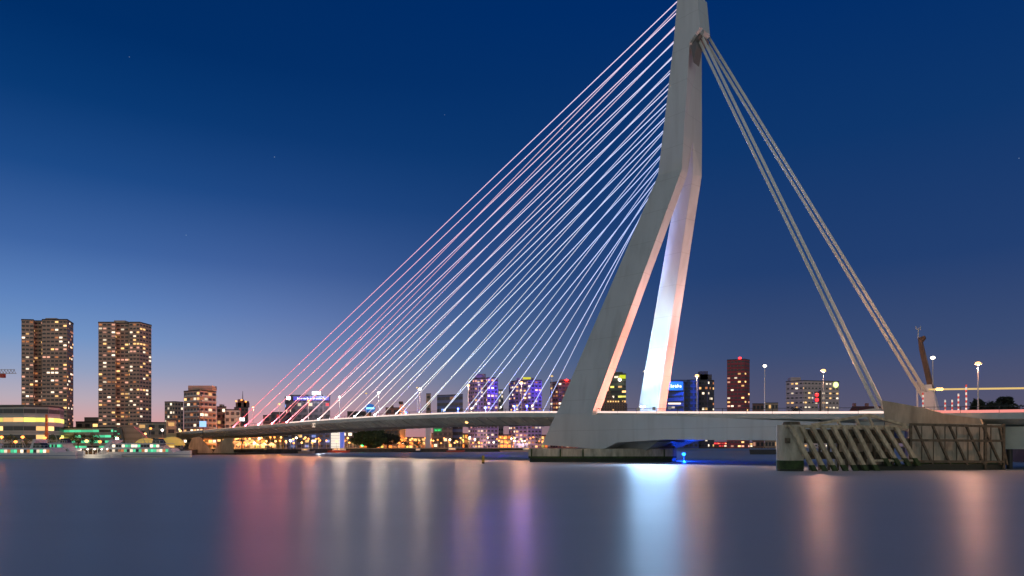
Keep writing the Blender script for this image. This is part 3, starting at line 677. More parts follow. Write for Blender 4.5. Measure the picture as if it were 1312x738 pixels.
def bld(label, cat, chain, ytop, D, wall, floors=6, cw=4.0, lit=.35, pal=('w_warm','w_dim','w_white'), wf=(.6,.5), roofs=(), ribbon=False,
        zb=GZ, name='building', bands=None, skip_low=0, rect=None, wmax=100, rowlit=None):
    """chain: visible footprint corners (picture x, distance) left to right"""
    pts = [Vector((pt(x, Y), Y, 0)) for x, Y in chain]; Yc = min(p.y for p in pts); c = sum(pts, Vector())/len(pts)
    ray = Vector((c.x, c.y, 0)).normalized()
    ztop = zz(ytop, Yc); root = thing(name, label, cat, (c.x, c.y, zb))
    fp_ = [(p.x, p.y) for p in pts]+[((p+ray*D).x, (p+ray*D).y) for p in reversed(pts)]
    mb = MB(); mb.hexa([(x,y,zb) for x,y in fp_], [(x,y,ztop) for x,y in fp_]); mb.build('wall', wall, root)
    mb = MB(); q = [Vector((x,y,0)) for x,y in fp_]; cc = sum(q, Vector())/len(q)
    g_ = [cc+(p-cc)*1.012 for p in q]
    mb.hexa([(p.x,p.y,ztop+.004) for p in g_], [(p.x,p.y,ztop+.7) for p in g_]); mb.build('roof', M['roofd'], root)
    for (x0, x1, yt) in roofs:
        Yr = Yc+D*.3; mb = MB(); mb.box(pt(x0,Yr), pt(x1,Yr), Yr, Yr+max(3, D*.35), ztop+.7, zz(yt, Yr)); mb.build('roof_block', wall, root)
    fh = (ztop-zb)/floors; wins = []
    for a, b in zip(pts[:-1], pts[1:]):
        L = (b-a).length; n = max(1, int(round(L/cw))); d = (b-a).normalized(); nr = Vector((d.y, -d.x, 0))
        for r in range(skip_low, floors):
            for k_ in range(n):
                wins.append((a+d*((k_+.5)*L/n)+nr*.06, math.atan2(d.y, d.x), wf[0]*L/n if not ribbon else L/n*.97, wf[1]*fh, zb+(r+.5)*fh, r, k_))
    rows_lit = rowlit or {}
    out_ = []
    for wdw in wins:
        pl = rows_lit.get(wdw[5], lit)
        key = rnd.choice(pal) if rnd.random() < pl else 'w_off'; out_.append((wdw, key))
    out_.sort(key=lambda t_: t_[1] == 'w_off')
    for (p, a, ww, wh, z, r, k_), key in out_[:wmax]:
        o = bpy.data.objects.new('window', unit_quad(M[key])); COL.objects.link(o); o.parent = root
        o.location = Vector((p.x, p.y, z))-root.location; o.rotation_euler = (0,0,a); o.scale = (ww, .1, wh)
    rest = out_[wmax:]
    if rest:
        keys = sorted({k_ for _, k_ in rest}); mb = MB()
        for (p, a, ww, wh, z, r, k_), key in rest:
            d = Vector((math.cos(a), math.sin(a), 0))*ww/2; h = Vector((0,0,wh/2)); q = Vector((p.x,p.y,z)); n_ = Vector((-math.sin(a), math.cos(a), 0))*.05
            f_ = [q-d-h, q+d-h, q+d+h, q-d+h]
            mb.hexa(f_, [v+n_ for v in f_], keys.index(key))
        mb.build('windows', [M[k_] for k_ in keys], root, kind='stuff')
    return root, ztop
M['roofd'] = mat('roof_felt', (.06,.055,.055), .9)
brown = wall_mat('brown', (.62,.42,.32)); dk = wall_mat('dark', (.17,.14,.15)); beige = wall_mat('beige', (.5,.42,.34)); pale = wall_mat('pale', (.6,.57,.52))
brick = wall_mat('brick', (.38,.19,.15)); dred = wall_mat('darkred', (.38,.07,.09)); slate = wall_mat('slate', (.13,.17,.34)); pinkc = wall_mat('pinkish', (.70,.52,.50))
dgreen = wall_mat('darkgreen', (.14,.19,.15)); violet = wall_mat('violetlit', (.36,.27,.55)); whitew = wall_mat('white', (.62,.6,.56))  # violet light on the high-rises is put into their wall colour

def sign(root, px0, px1, y0, y1, Y, back, glyph, n=5, name='sign'):
    """glowing sign board with short strokes for the lettering, which is not legible in the photo"""
    mb = MB(); mb.box(pt(px0,Y), pt(px1,Y), Y-.5, Y-.1, zz(y1,Y), zz(y0,Y)); o = mb.build(name, back, root)
    if glyph:
        mb = MB(); w_ = (px1-px0)*.8/n; h = (y1-y0); q0 = px0+(px1-px0)*.1
        for i in range(n):
            a = q0+w_*(i+.15); tall = (.30, .42, .38, .30, .42)[i % 5]
            mb.box(pt(a,Y), pt(a+w_*.26,Y), Y-.8, Y-.52, zz(y1-h*.3,Y), zz(y0+h*tall,Y))
            if i % 2: mb.box(pt(a+w_*.3,Y), pt(a+w_*.7,Y), Y-.8, Y-.52, zz(y0+h*.56,Y), zz(y0+h*.47,Y))
            else: mb.box(pt(a+w_*.45,Y), pt(a+w_*.68,Y), Y-.8, Y-.52, zz(y1-h*.3,Y), zz(y0+h*.45,Y))
        mb.build('lettering', glyph, o)
    return o

r, z = bld('tall brown tower block with scattered lit windows, left one of the twin towers', 'tower block', [(27.4,470),(43,471),(44.5,475),(53,475),(54,470),(86,470),(94,486)], 410, 26, brown, 33, 2.7, .22, ('w_warm','w_dim','w_pink','w_white'), (.72,.42), [(58,72,407.5)])
for o_ in [r]: o_['group'] = 'twin brown tower blocks'
r, z = bld('tall brown tower block with scattered lit windows, right one of the twin towers', 'tower block', [(126,470),(148,470),(149,474),(165,474),(166,470),(179,470),(194,482)], 413.5, 26, brown, 33, 2.7, .28, ('w_warm','w_dim','w_pink','w_white'), (.72,.42), [(146,160,410.5)])
r['group'] = 'twin brown tower blocks'
bld('low pale office with rounded corner and a yellow-lit top floor on the left quay', 'office building', [(-60,318),(30,312),(62,316),(76,324),(82,338)], 521, 22, pale, 5, 5, .15, ('w_yellow','w_warm'), (.9,.5), [(0,40,518.5)], True, rowlit={4:.02,3:.92,1:.35,2:.2})
bld('olive low block between the twin towers', 'building', [(97,500),(127,500)], 541, 14, beige, 4, 5, .12, ('w_warm',), roofs=[(108,127,534.5)])
bld('long low parking block with rows of green lights', 'parking building', [(74,338),(150,330)], 548.5, 18, pale, 4, 3.4, .85, ('w_green','w_green','w_off'), (.8,.42), ribbon=True)
t = thing('wedge_building', 'dark glass block with a pale leaning side wall behind the second boat', 'building', (pt(160,320),320,GZ))
mb = MB(); q = [(145,548),(155,547),(161,572),(145,572)]; qa = [P(x,y,318) for x,y in q]; mb.hexa(qa, [p+Vector((-6,14,0)) for p in qa]); mb.build('glass_front', M['glass'], t)
mb = MB(); q = [(155.3,546),(170,546),(186,560),(186,572),(161.5,572)]; qa = [P(x,y,319) for x,y in q]; mb.hexa(qa, [p+Vector((-6,14,0)) for p in qa]); mb.build('side_wall', wall_mat('tan', (.42,.30,.22)), t)
for i in range(5): MB().box(pt(147+i%2*4,317.8), pt(149+i%2*4,317.8), 317.6, 317.95, zz(553+i*3.5,318), zz(551.8+i*3.5,318)).build('window', M['w_green'], t)
bld('beige row building right of the twin towers', 'building', [(176,400),(213,404)], 542, 14, beige, 4, 5, .3)
bld('dark tower with a pale gridded front behind the cream block', 'tower block', [(211,620),(224,616),(235,624)], 515, 20, brown, 11, 3, .55, ('w_white','w_dim','w_off'), (.6,.5))
bld('narrow cream block beside the tower with balconies', 'building', [(213,385),(226,385)], 539, 12, wall_mat('cream', (.62,.55,.33)), 4, 6, .2)
r, z = bld('apartment block with pale balcony bands and a dark rooftop storey', 'apartment block', [(235.5,420),(256,410),(277,424)], 500.5, 18, brown, 11, 3.6, .3, ('w_warm','w_dim','w_white'), (.75,.5), [(241,272,494)], zb=GZ)
fh = (z-GZ)/11
for k_ in range(11):
    for (xa, Ya, xb, Yb) in ((237,419.0,254.5,410.6),(258,410.6,277,423.2)):
        MB().beam((pt(xa,Ya-.6),Ya-.6,GZ+fh*(k_+.12)), (pt(xb,Yb-.6),Yb-.6,GZ+fh*(k_+.12)), 1.0, .9).build('balcony', M['wall_white'], r)
bld('small beige house block right of the balcony block', 'building', [(277.5,440),(290,440)], 522, 12, beige, 7, 4, .5, roofs=[(281,284,518)])
bld('white low building with square windows before the stepped tower', 'building', [(288,430),(308,433)], 525.5, 12, whitew, 6, 3.6, .35, ('w_off','w_warm','w_pink'))
r, z = bld('stepped red-lit tower with spire and crown lights', 'tower', [(300,700),(309,694),(318,700)], 522, 22, brick, 9, 3.6, .3, ('w_warm','w_red','w_dim'), roofs=[(302,316,515.5),(304.5,309,511.5),(312,315.5,513.5)])
MB().tube(P(311,514,706), P(311,501,706), .5, .15, n=6).build('spire', M['dark'], r)
for x_, y_ in ((302.5,514),(309.5,512.5),(315,514.5)): MB().ball(P(x_,y_,700), 1.0, 1, .8, 8, 5).build('crown_light', M['e_orange'], r)
bld('small dark brick building under the third cable', 'building', [(337,520),(347,520)], 533, 12, brick, 5, 4, .2)
bld('dark low building with a red sign left of the sign-topped block', 'building', [(347,520),(366,520)], 529, 12, dk, 5, 4, .25, ('w_warm','w_red'))
r, z = bld('wide dark office block with violet-lit top and a bright white roof sign', 'office building', [(365,540),(373,520),(423,520)], 507, 20, dk, 9, 4.2, .18, ('w_white','w_red','w_blue'))
lamp('POINT', P(405,500,512), (215,225,255), 22000, 'sign_light', 1.0, parent=r)
sign(r, 376, 422, 508, 513, 519.5, M['e_violet'], M['e_signw'], 9); sign(r, 367, 374, 508, 512, 522, M['e_signw'], None); sign(r, 400, 411, 501.5, 506.5, 521, M['e_signw'], None, name='roof_sign')
bld('bluish facade with big shop windows beneath the deck', 'building', [(362,500),(424,505)], 549, 14, slate, 4, 5, .5, ('w_white','w_blue','w_warm'))
r, z = bld('olive brick block behind the tent lights', 'building', [(330,470),(364,470)], 549, 12, wall_mat('olive', (.22,.17,.08)), 4, 5, .3)
t = thing('lit_hoarding', 'tall white glowing hoarding with horizontal joints beneath the deck', 'hoarding', (pt(430,497),497,GZ))
MB().box(pt(424,497), pt(435,497), 497, 500, GZ, zz(547,497)).build('panel', emat('hoarding_white', (255,244,225), 1.0), t)
for i in range(7): MB().box(pt(424,496.8), pt(435,496.8), 496.8, 496.95, GZ+1.5+i*2, GZ+1.7+i*2).build('joint', M['pole'], t)
MB().box(pt(435.3,497), pt(440,497), 497.5, 500, GZ, zz(547,497)).build('blue_edge', emat('hoarding_blue', (90,120,230), .7), t)
bld('dark office block behind the white hoarding', 'building', [(437,530),(460,530)], 538, 14, dk, 5, 4, .35, ('w_white','w_dim'))
bld('tall dotted apartment block beneath the deck left of the harbour crane', 'apartment block', [(474,560),(515,556)], 533, 14, wall_mat('olive2', (.16,.13,.09)), 7, 3.6, .38, ('w_warm','w_white','w_dim'))
bld('low hall with pitched dark roof under the round blue sign', 'building', [(445,600),(476,600)], 528, 16, dk, 6, 5, .15)
bld('low red-roofed house left of the harbour crane', 'building', [(494,590),(512,590)], 523, 14, brick, 6, 5, .2, roofs=[(500,503,519)])
bld('slim dark tower block left of the dark box building', 'tower block', [(546,640),(552,640)], 505, 14, brown, 9, 5, .1)
r, z = bld('dark box-shaped office with blue-tinted left edge', 'office building', [(560,600),(593,590)], 506, 18, slate, 9, 4.4, .12, ('w_blue','w_dim'), (.9,.5), ribbon=True)
r, z = bld('violet-lit high-rise with rounded shoulder, tallest of the three behind the cables', 'tower block', [(600,586),(608,578),(623,574),(624,570),(638,572)], 484.5, 20, violet, 18, 3.0, .34, ('w_warm','w_white','w_pink'), (.6,.45), [(608,622,479)])
lamp('POINT', P(634,500,560), (90,60,255), 9000, 'facade_light', 1.0, parent=r)
bld('narrow pale tower half hidden behind the tallest violet high-rise', 'tower block', [(638.5,640),(645,640)], 500, 14, pale, 14, 3, .2, ('w_white',))
r, z = bld('high-rise with yellow glowing roof and violet right side', 'tower block', [(652,600),(660,590),(675,590),(676,582),(694,584)], 487.5, 20, violet, 18, 3.0, .36, ('w_warm','w_white','w_dim'), (.6,.45), [(662,684,484)])
lamp('POINT', P(697,500,572), (90,60,255), 9000, 'facade_light', 1.0, parent=r)
MB().box(pt(670,588), pt(680,588), 587, 590, zz(486,588), zz(483.4,588)).build('roof_light', emat('roof_yellow', (230,225,60), .9), r)
r, z = bld('high-rise with red roof light partly hidden by the near pylon leg', 'tower block', [(705,610),(715,604),(740,600)], 489, 20, brick, 17, 3.2, .34, ('w_warm','w_dim','w_white'), (.6,.45), [(716,736,486)])
MB().ball(P(726,487,600), 1.6, 1.2, .8, 8, 5).build('beacon', M['e_red'], r)
r, z = bld('dark green office tower with glowing yellow corner seen between the pylon legs', 'office tower', [(772,566),(802,560)], 479.5, 20, dgreen, 15, 3.2, .38, ('w_warm','w_yellow','w_white'), (.9,.38), [(780,798,476.5)], ribbon=True)
MB().box(pt(794,559), pt(801.5,559), 558.6, 559.3, zz(485,559), zz(480.5,559)).build('roof_sign', emat('yel_sign', (215,225,30), 1.0), r); MB().ball(P(794,486.5,558), 1.3, .4, 1.2, 8, 5).build('roof_lamp', M['e_white'], r)
t = thing('sloped_building', 'brown gridded building with a slanting roofline in front of the dark green tower', 'building', (pt(770,540),540,GZ))
mb = MB(); q = [(772,487),(784,511),(801,516),(801,560),(740,560),(752,520)]; qa = [P(x,y,540) for x,y in q]; mb.hexa(qa, [p+Vector((4,14,0)) for p in qa]); mb.build('wall', wall_mat('tan2', (.27,.16,.11)), t)
for r_ in range(9):
    for c_ in range(14):
        px = 756+c_*3.3; py = 500+r_*3.6
        if px > 799: continue
        if py < 514 and px > 772+(py-487)*.5-1: continue
        if px < 772-(py-487)*.62+2: continue
        o = bpy.data.objects.new('window', unit_quad(M['w_warm'] if rnd.random() < (.6 if r_ == 4 else .06) else M['w_off'])); COL.objects.link(o); o.parent = t
        o.location = P(px,py,539.92)-t.location; o.scale = (1.0,.1,1.1)
r, z = bld('dark blue office block with a glowing blue sign right of the far pylon leg', 'office building', [(848,720),(876,700)], 490, 22, slate, 12, 5, .04, ('w_white',), (.95,.4), [(862,880,486.5)], ribbon=True)
lamp('POINT', P(866,494,688), (30,100,255), 40000, 'sign_light', 1.0, parent=r)
sign(r, 857, 875, 489, 500, 699, M['e_signb'], M['e_signw'], 5)
MB().box(pt(855,705), pt(872,701), 700.2, 701, zz(518,700), zz(516,700)).build('lit_ribbon', M['w_white'], r)
bld('plain dark blue office wing left of the stepped dark tower', 'office building', [(876.5,712),(895,708)], 487, 20, slate, 12, 5, .05)
r, z = bld('stepped dark tower with small lit windows behind a bridge lamp', 'tower block', [(895,720),(907,716),(915,724)], 487, 22, dk, 13, 3.4, .36, ('w_warm','w_white','w_dim'), (.7,.4), [(896,912,479.5),(897,907,475.5)])
r, z = bld('tall dark red tower with a red beacon on its flat roof', 'tower', [(931.5,652),(954,645),(960.5,652)], 460.5, 24, dred, 22, 3.4, .24, ('w_warm','w_white','w_pink'), (.75,.4), rowlit={20:0,21:0,19:.05})
MB().ball(P(948,459,650), 1.5, 1.2, 1.1, 8, 5).build('beacon', M['e_red'], r)
bld('low pinkish block right of the dark red tower', 'building', [(964,800),(979,800)], 517.5, 14, brick, 6, 4, .4, ('w_pink','w_red'))
bld('low block with rows of pale windows left of the pink slab', 'building', [(980,820),(997,820)], 516.5, 14, brown, 6, 4, .55, ('w_warm','w_dim'))
r, z = bld('wide pinkish office slab with lit windows and a plain left gable', 'office building', [(1007,700),(1029,690),(1030,690),(1075,700)], 488, 22, pinkc, 14, 4, .28, ('w_warm','w_white'), (.55,.3), [(1013,1026,483.5)])
MB().ball(P(1071,493,698), 2.6, .6, 2.8, 10, 6).build('corner_sign', emat('green_yellow_sign', (215,245,140), 3.0), r)

# pitched-roof house on the south bank
t = thing('house', 'dark house with red tiled hipped roof and chimneys behind the deck near the anchor block', 'house', (pt(1105,260),260,4))
MB().box(pt(1088,262), pt(1132,262), 262, 272, 4, zz(530,262)).build('wall', brick, t)
mb = MB(); z0 = zz(530,261); z1 = zz(520.5,266)
mb.hexa([(pt(1086,261),261,z0),(pt(1134,261),261,z0),(pt(1132,273),273,z0),(pt(1086,273),273,z0)], [(pt(1092,266),266,z1),(pt(1130,266),266,z1),(pt(1130,268),268,z1),(pt(1092,268),268,z1)])
o = mb.build('roof', mat('red_tiles', (.16,.04,.035), .8, noise=.3, scale=2), t)
for px in (1094, 1110): MB().box(pt(px,266), pt(px+3,266), 266, 267.2, z1-.3, z1+1.2).build('chimney', brick, o)

# quayside low lit buildings beneath the deck
for i, (x0, x1, yt, wl, lt, lab) in enumerate([(548,600,556,'brick',.7,'orange-lit arcaded quay building right of the pale column'),(602,655,557.5,'tan',.75,'orange-lit low quay building under the violet high-rise'),(657,702,558,'brick',.6,'orange-lit low quay building beside the pylon pier'),
        (300,340,556,'cream',.6,'yellow-lit low building behind the market tents'),(455,545,561,'tan',.5,'low lit quay building behind the dark round tree')]):
    bld(lab, 'building', [(x0,592 if x0 > 500 else (455 if x0 < 400 else 545)),(x1,596 if x0 > 500 else (458 if x0 < 400 else 550))], yt, 10, wall_mat(wl, (.5,.3,.18)), 3, 3.2, .85, ('w_orange','w_orange','w_warm','w_dim','w_yellow'), (.7,.6))
r, z = bld('dark shop block with a green glowing sign beneath the deck', 'building', [(555,588),(580,588)], 545, 8, dk, 4, 4, .25)
sign(r, 556, 566, 548.5, 553.5, 587.4, emat('sign_green_back', (20,150,80), .5), M['e_signg'], 4)
# far bank right of the pylon
for i, (x0, x1, yt, m_, lit_, pal, lab) in enumerate([(878,903,567,'brick',.7,('w_red','w_warm'),'small red-lit building on the far bank left of the red hall'),(904,948,566.5,'hallred',.6,('w_red','w_red','w_white'),'bright red-lit hall on the far bank under the side beam'),
        (950,972,567.5,'tan',.6,('w_warm','w_white'),'pale lit building on the far bank right of the red hall'),(973,1003,568,'brown',.5,('w_warm','w_white'),'low dotted building on the far bank beside the fender end'),(1004,1090,568.5,'brown',.4,('w_warm','w_red'),'long low building on the far bank seen through the fender')]):
    bld(lab, 'building', [(x0,1500),(x1,1502)], yt, 12, wall_mat(m_, (.35,.05,.05)) if m_ == 'hallred' else M['wall_'+m_], 2, 6, lit_, pal, (.8,.6))
t = thing('moored_barge', 'long dark barge lying low on the water right of the pylon pier', 'barge', (pt(978,360),360,0))
MB().hexa([(pt(961,360),360,-.5),(pt(1030,360),360,-.5),(pt(1030,366),366,-.5),(pt(961,366),366,-.5)], [(pt(960,360),360,2.6),(pt(1031,360),360,2.6),(pt(1031,367),367,2.6),(pt(960,367),367,2.6)]).build('hull', M['dark'], t)
mb = MB()
for px in range(962, 1030, 4): mb.tube((pt(px,360.5),360.5,2.6), (pt(px,360.5),360.5,3.8), .08, n=5)
mb.build('rail', M['pole'], t)
# tower crane far left
t = thing('tower_crane', 'red and white tower crane jib reaching in at the left edge', 'crane', (pt(-40,420),420,GZ))
MB().beam((pt(-40,420),420,GZ), (pt(-40,420),420,zz(470,420)), 1.6, 1.6).build('mast', mat('crane_red', (.5,.06,.04), .5), t)
mb = MB(); y1, y2 = 473.5, 478.5
mb.beam(P(-60,y1,420), P(19,y1,420), .3, .3); mb.beam(P(-60,y2,420), P(21,y2,420), .35, .35)
for i in range(20):
    x = -60+i*4; mb.beam(P(x,y2,420), P(x+2,y1,420), .22, .22); mb.beam(P(x+2,y1,420), P(x+4,y2,420), .22, .22)
mb.build('jib', M['white'], t); MB().box(pt(1,420), pt(6,420), 419, 421, zz(484,420), zz(479,420)).build('trolley', bpy.data.materials['crane_red'], t)
# orange mast
t = thing('orange_mast', 'orange steel mast standing before the rounded office', 'mast', (pt(59.5,300),300,GZ))
MB().tube((pt(59.5,300),300,GZ), (pt(59.5,300),300,zz(531,300)), .75, .45, n=8).build('pole', mat('orange_paint', (.75,.17,.03), .5), t)
MB().beam((pt(56,300),300,zz(556,300)), (pt(63,300),300,zz(556,300)), .4, .4).build('crossbar', bpy.data.materials['orange_paint'], t)
# yellow tents
def tent(px0, px1, ytop, Y, label, zb=GZ):
    t = thing('canopy_tent', label, 'tent', (pt((px0+px1)/2,Y),Y,zb), 'yellow glowing canopies by the bridge end')
    hw = (pt(px1,Y)-pt(px0,Y))/2; c = (pt((px0+px1)/2,Y), Y+hw*.4, zb+2)
    MB().ball(c, hw, hw*.4, zz(ytop,Y)-zb-2, 20, 6, half=True).build('canopy', mat('tent_yellow', (.6,.5,.2), .7, emit=lin((235,190,80)), estr=.35) if 'tent_yellow' not in bpy.data.materials else bpy.data.materials['tent_yellow'], t, smooth=True)
    for sx in (-.95,-.4,.4,.95): MB().tube((c[0]+hw*sx, Y, zb), (c[0]+hw*sx, Y, zb+2.3), .15, n=6).build('post', M['pole'], t)
tent(169, 200, 561, 312, 'large yellow glowing canopy behind the second boat'); tent(200, 234, 559.5, 330, 'flatter yellow glowing canopy beneath the bridge end')
for i, (px, Y) in enumerate([(307,415),(317,418),(327,416),(338,420),(348,422)]):
    b = Vector((pt(px,Y),Y,GZ)); t = thing('market_tent', ['white lit market tent nearest the V-shaped pier','second white lit market tent from the V-shaped pier','middle one of five white lit market tents','fourth white lit market tent from the V-shaped pier','white lit market tent furthest right in its row'][i], 'tent', b, 'lit market tents on the quay')
    q = [(-2.2,-2),(2.2,-2),(2.2,2),(-2.2,2)]
    MB().hexa([b+Vector((x,y,2.3)) for x,y in q], [b+Vector((x*.08,y*.08,4.0)) for x,y in q]).build('roof', mat('tent_white%d' % i, (.8,.78,.7), .7, emit=lin((255,214,140)), estr=.75), t)
    for x, y in q: MB().tube(b+Vector((x*.95,y*.95,0)), b+Vector((x*.95,y*.95,2.3)), .08, n=6).build('leg', M['pole'], t)
    MB().ball(b+Vector((0,-2.1,2.0)), .45, .3, .3, 8, 5).build('lamp', M['e_warm'], t)
# round blue sign, harbour crane
t = thing('round_sign', 'round blue glowing sign with a white band above the low dark hall', 'sign', (pt(474,560),560,GZ))
MB().tube((pt(474,560),560,GZ), (pt(474,560),560,zz(528,560)), .6, n=8).build('post', M['dark'], t)
MB().ball(P(474,523,560), 4.6, 1.2, 3.6, 16, 9).build('body', emat('sign_blue_round', (20,105,190), .9), t, smooth=True)
MB().box(pt(469.5,558.5), pt(479.5,558.5), 558.3, 558.7, zz(524.2,558.5), zz(522,558.5)).build('band', M['e_cyan'], t)
t = thing('harbour_crane', 'old harbour crane lit orange from below behind the deck', 'crane', (pt(516,540),540,GZ))
mb = MB(); c = P(516,532,540)
for a, b_ in ((512,513),(521,515)): mb.beam(P(a,540,540), P(b_,518,540), .7, .7)
for y in (522,527,532): mb.beam(P(512.4,y,540), P(519.5,y,540), .4, .4)
mb.beam(P(516,572,540), P(516,535,540), 4, 3)
mb.build('tower', mat('crane_sand', (.5,.33,.16), .7), t); MB().box(pt(511.5,540), pt(516,540), 538, 542, zz(518,540), zz(514.5,540)).build('cab', M['dark'], t)
MB().beam(P(514,516,540), P(500,514.5,540), .3, .3).build('jib', M['pole'], t)
lamp('POINT', P(517,530,536), (255,140,60), 5000, 'lamp_light', .5, parent=t)
# sail-like white bridge strut far behind
# big video screen on approach
t = thing('display_screen', 'bright blue-white display screen on the approach road left of the cables', 'screen', (pt(260,360),360,dz(-262)))
MB().box(pt(255.5,360), pt(264,360), 360, 360.4, zz(547,360), zz(539.5,360)).build('screen', emat('screen_blue', (150,205,255), 1.3), t); MB().tube((pt(260,360.2),360.2,6), (pt(260,360.2),360.2,zz(547,360)), .2, n=6).build('post', M['dark'], t)
t = thing('display_screen', 'two-panel white screen shining at the foot of the outermost cable', 'screen', (pt(310,400),400,GZ))
for a, b_ in ((307,309.7),(310.3,313)): MB().box(pt(a,400), pt(b_,400), 400, 400.4, zz(539.5,400), zz(535,400)).build('screen', emat('screen_white', (255,250,255), 2.0) if 'screen_white' not in bpy.data.materials else bpy.data.materials['screen_white'], t)
MB().tube((pt(310,400.2),400.2,GZ), (pt(310,400.2),400.2,zz(539,400)), .3, n=6).build('post', M['dark'], t)

# ================================================================ BOATS
def excursion_boat(px0, px1, Y, label, flip=False, decks=2, bowcut=.14):
    x0, x1 = pt(px0,Y), pt(px1,Y); L = x1-x0; cx = (x0+x1)/2; t = thing('excursion_boat', label, 'boat', (cx,Y,0), 'white excursion boats moored at the left quay')
    B = 4.2; fl = -1 if flip else 1
    def X(u): return cx+fl*(u-.5)*L
    def ringz(z, k, us):
        lo = []; hi = []
        for u in us:
            wdt = B*k*min(1, (1-u)/.22+.04)**.6*min(1, .75+u*2)
            lo.append((X(u), Y-wdt, z(u))); hi.append((X(u), Y+wdt, z(u)))
        return lo+hi[::-1]
    us = [0,.05,.15,.3,.5,.7,.8,.88,.94,.98,1.0]
    MB().loft([ringz(lambda u: -.4, .75, us), ringz(lambda u: .6, .95, us), ringz(lambda u: 1.7+max(0,u-.7)*3, 1.0, us)]).build('hull', M['white'], t)
    MB().loft([ringz(lambda u: .95, 1.004, us), ringz(lambda u: 1.15, 1.008, us)]).build('stripe', mat('boat_stripe', (.12,.16,.3), .4) if 'boat_stripe' not in bpy.data.materials else bpy.data.materials['boat_stripe'], t)
    def cabin(u0, u1, z0, z1, k, name, m, sl=.03):
        a = [(X(u0), Y-B*k, z0),(X(u1), Y-B*k, z0),(X(u1), Y+B*k, z0),(X(u0), Y+B*k, z0)]
        b = [(X(u0+sl*.3), Y-B*k*.96, z1),(X(u1-sl), Y-B*k*.96, z1),(X(u1-sl), Y+B*k*.96, z1),(X(u0+sl*.3), Y+B*k*.96, z1)]
        return MB().hexa(a, b).build(name, m, t)
    cab = cabin(.10, .86, 1.7, 3.5, .86, 'lower_cabin', M['white'], .05); up = None
    n = 22
    for i in range(n):
        if .13+i*.032 > .8: break
        a, b_ = sorted((X(.13+i*.032), X(.13+i*.032+.027)))
        MB().box(a, b_, Y-B*.87, Y-B*.80, 2.1, 3.1).build('window', M[rnd.choice(['w_green','w_off','w_white','w_green','w_dim'])], cab)
    if decks > 1:
        up = cabin(.16, .74, 3.504, 5.3, .78, 'upper_cabin', M['white'], .07)
        for i in range(15):
            a, b_ = sorted((X(.19+i*.034), X(.19+i*.034+.029)))
            MB().box(a, b_, Y-B*.79, Y-B*.74, 3.9, 4.9).build('window', M[rnd.choice(['w_green','w_off','w_white','w_green','w_off'])], up)
    zt = 5.3 if decks > 1 else 3.5
    cabin(.12, .78, zt+.004, zt+.2, .8, 'sun_deck', M['white'], .02)
    mb = MB()
    for u in np.arange(.14, .8, .04): mb.tube((X(u), Y-B*.78, zt+.2), (X(u), Y-B*.78, zt+1.1), .05, n=5)
    mb.beam((X(.14), Y-B*.78, zt+1.1), (X(.78), Y-B*.78, zt+1.1), .07, .07); mb.build('railing', M['pole'], t)
    a = [(X(.04), Y-B*.8, 1.7),(X(.12), Y-B*.8, 1.7),(X(.20), Y-B*.8, zt+1.5),(X(.17), Y-B*.8, zt+1.6)]
    MB().hexa(a, [(p[0], p[1]+B*1.6, p[2]) for p in a]).build('stern_fin', M['white'], t)
    cabin(.6, .7, zt+.21, zt+1.9, .45, 'wheelhouse', M['glass'], .03)
    MB().tube((X(.5), Y, zt+.2), (X(.46), Y, zt+3.0), .1, n=6).build('mast', M['pole'], t)
    return t
excursion_boat(-30, 98, 236, 'long white excursion boat with green-lit windows at the left edge', decks=1)
excursion_boat(128, 245, 268, 'white two-deck excursion boat moored left of the V-shaped pier', decks=2)
excursion_boat(40, 108, 252, 'white excursion boat half hidden behind the long one, below the parking block', decks=2)
t = thing('pontoon', 'brightly lit white pontoon between the moored excursion boats', 'pontoon', (pt(118,258),258,0))
MB().box(pt(98,256), pt(141,256), 256, 264, -.4, 1.1).build('float', M['white'], t)
MB().box(pt(100,258), pt(140,258), 258, 263, 3.4, 3.7).build('canopy', M['white'], t)
for px in range(101, 141, 6): MB().tube((pt(px,258.2),258.2,1.1), (pt(px,258.2),258.2,3.4), .09, n=6).build('post', M['pole'], t)
for px in (104,113,122,131,138): MB().ball((pt(px,258),257.6,3.1), .3, .25, .18, 8, 5).build('lamp', M['e_white'], t)
lamp('AREA', (pt(120,257),256.5,3.3), (255,240,200), 500, 'pontoon_light', parent=t).data.size = 6
def small_boat(px0, px1, Y, label, hullm, cab=(.2,.6), h=1.3):
    x0, x1 = pt(px0,Y), pt(px1,Y); L = x1-x0; t = thing('barge', label, 'boat', ((x0+x1)/2,Y,0), 'small boats along the north quay')
    lo = [(x0+L*.04,Y-1.6,-.3),(x0+L*.88,Y-1.6,-.3),(x0+L*.96,Y,-.3),(x0+L*.88,Y+1.6,-.3),(x0+L*.04,Y+1.6,-.3)]
    hi = [(x0,Y-2.1,h),(x0+L*.88,Y-2.1,h+.1),(x1,Y,h+.7),(x0+L*.88,Y+2.1,h+.1),(x0,Y+2.1,h)]
    MB().hexa(lo, hi).build('hull', hullm, t)
    a, b_ = x0+L*cab[0], x0+L*cab[1]
    c = MB().box(a, b_, Y-1.4, Y+1.4, h+.12, h+1.9).build('cabin', M['white'], t)
    for i in range(3):
        u = a+(b_-a)*(.15+.28*i); MB().box(u, u+(b_-a)*.18, Y-1.46, Y-1.38, h+.8, h+1.4).build('window', M['w_warm'], c)
small_boat(383, 404, 396, 'brown barge at the quay below the bluish facade', brown); small_boat(417, 449, 470, 'white and red boat at the quay in front of the glowing hoarding', mat('boat_red', (.4,.08,.05), .5), (.3,.8))
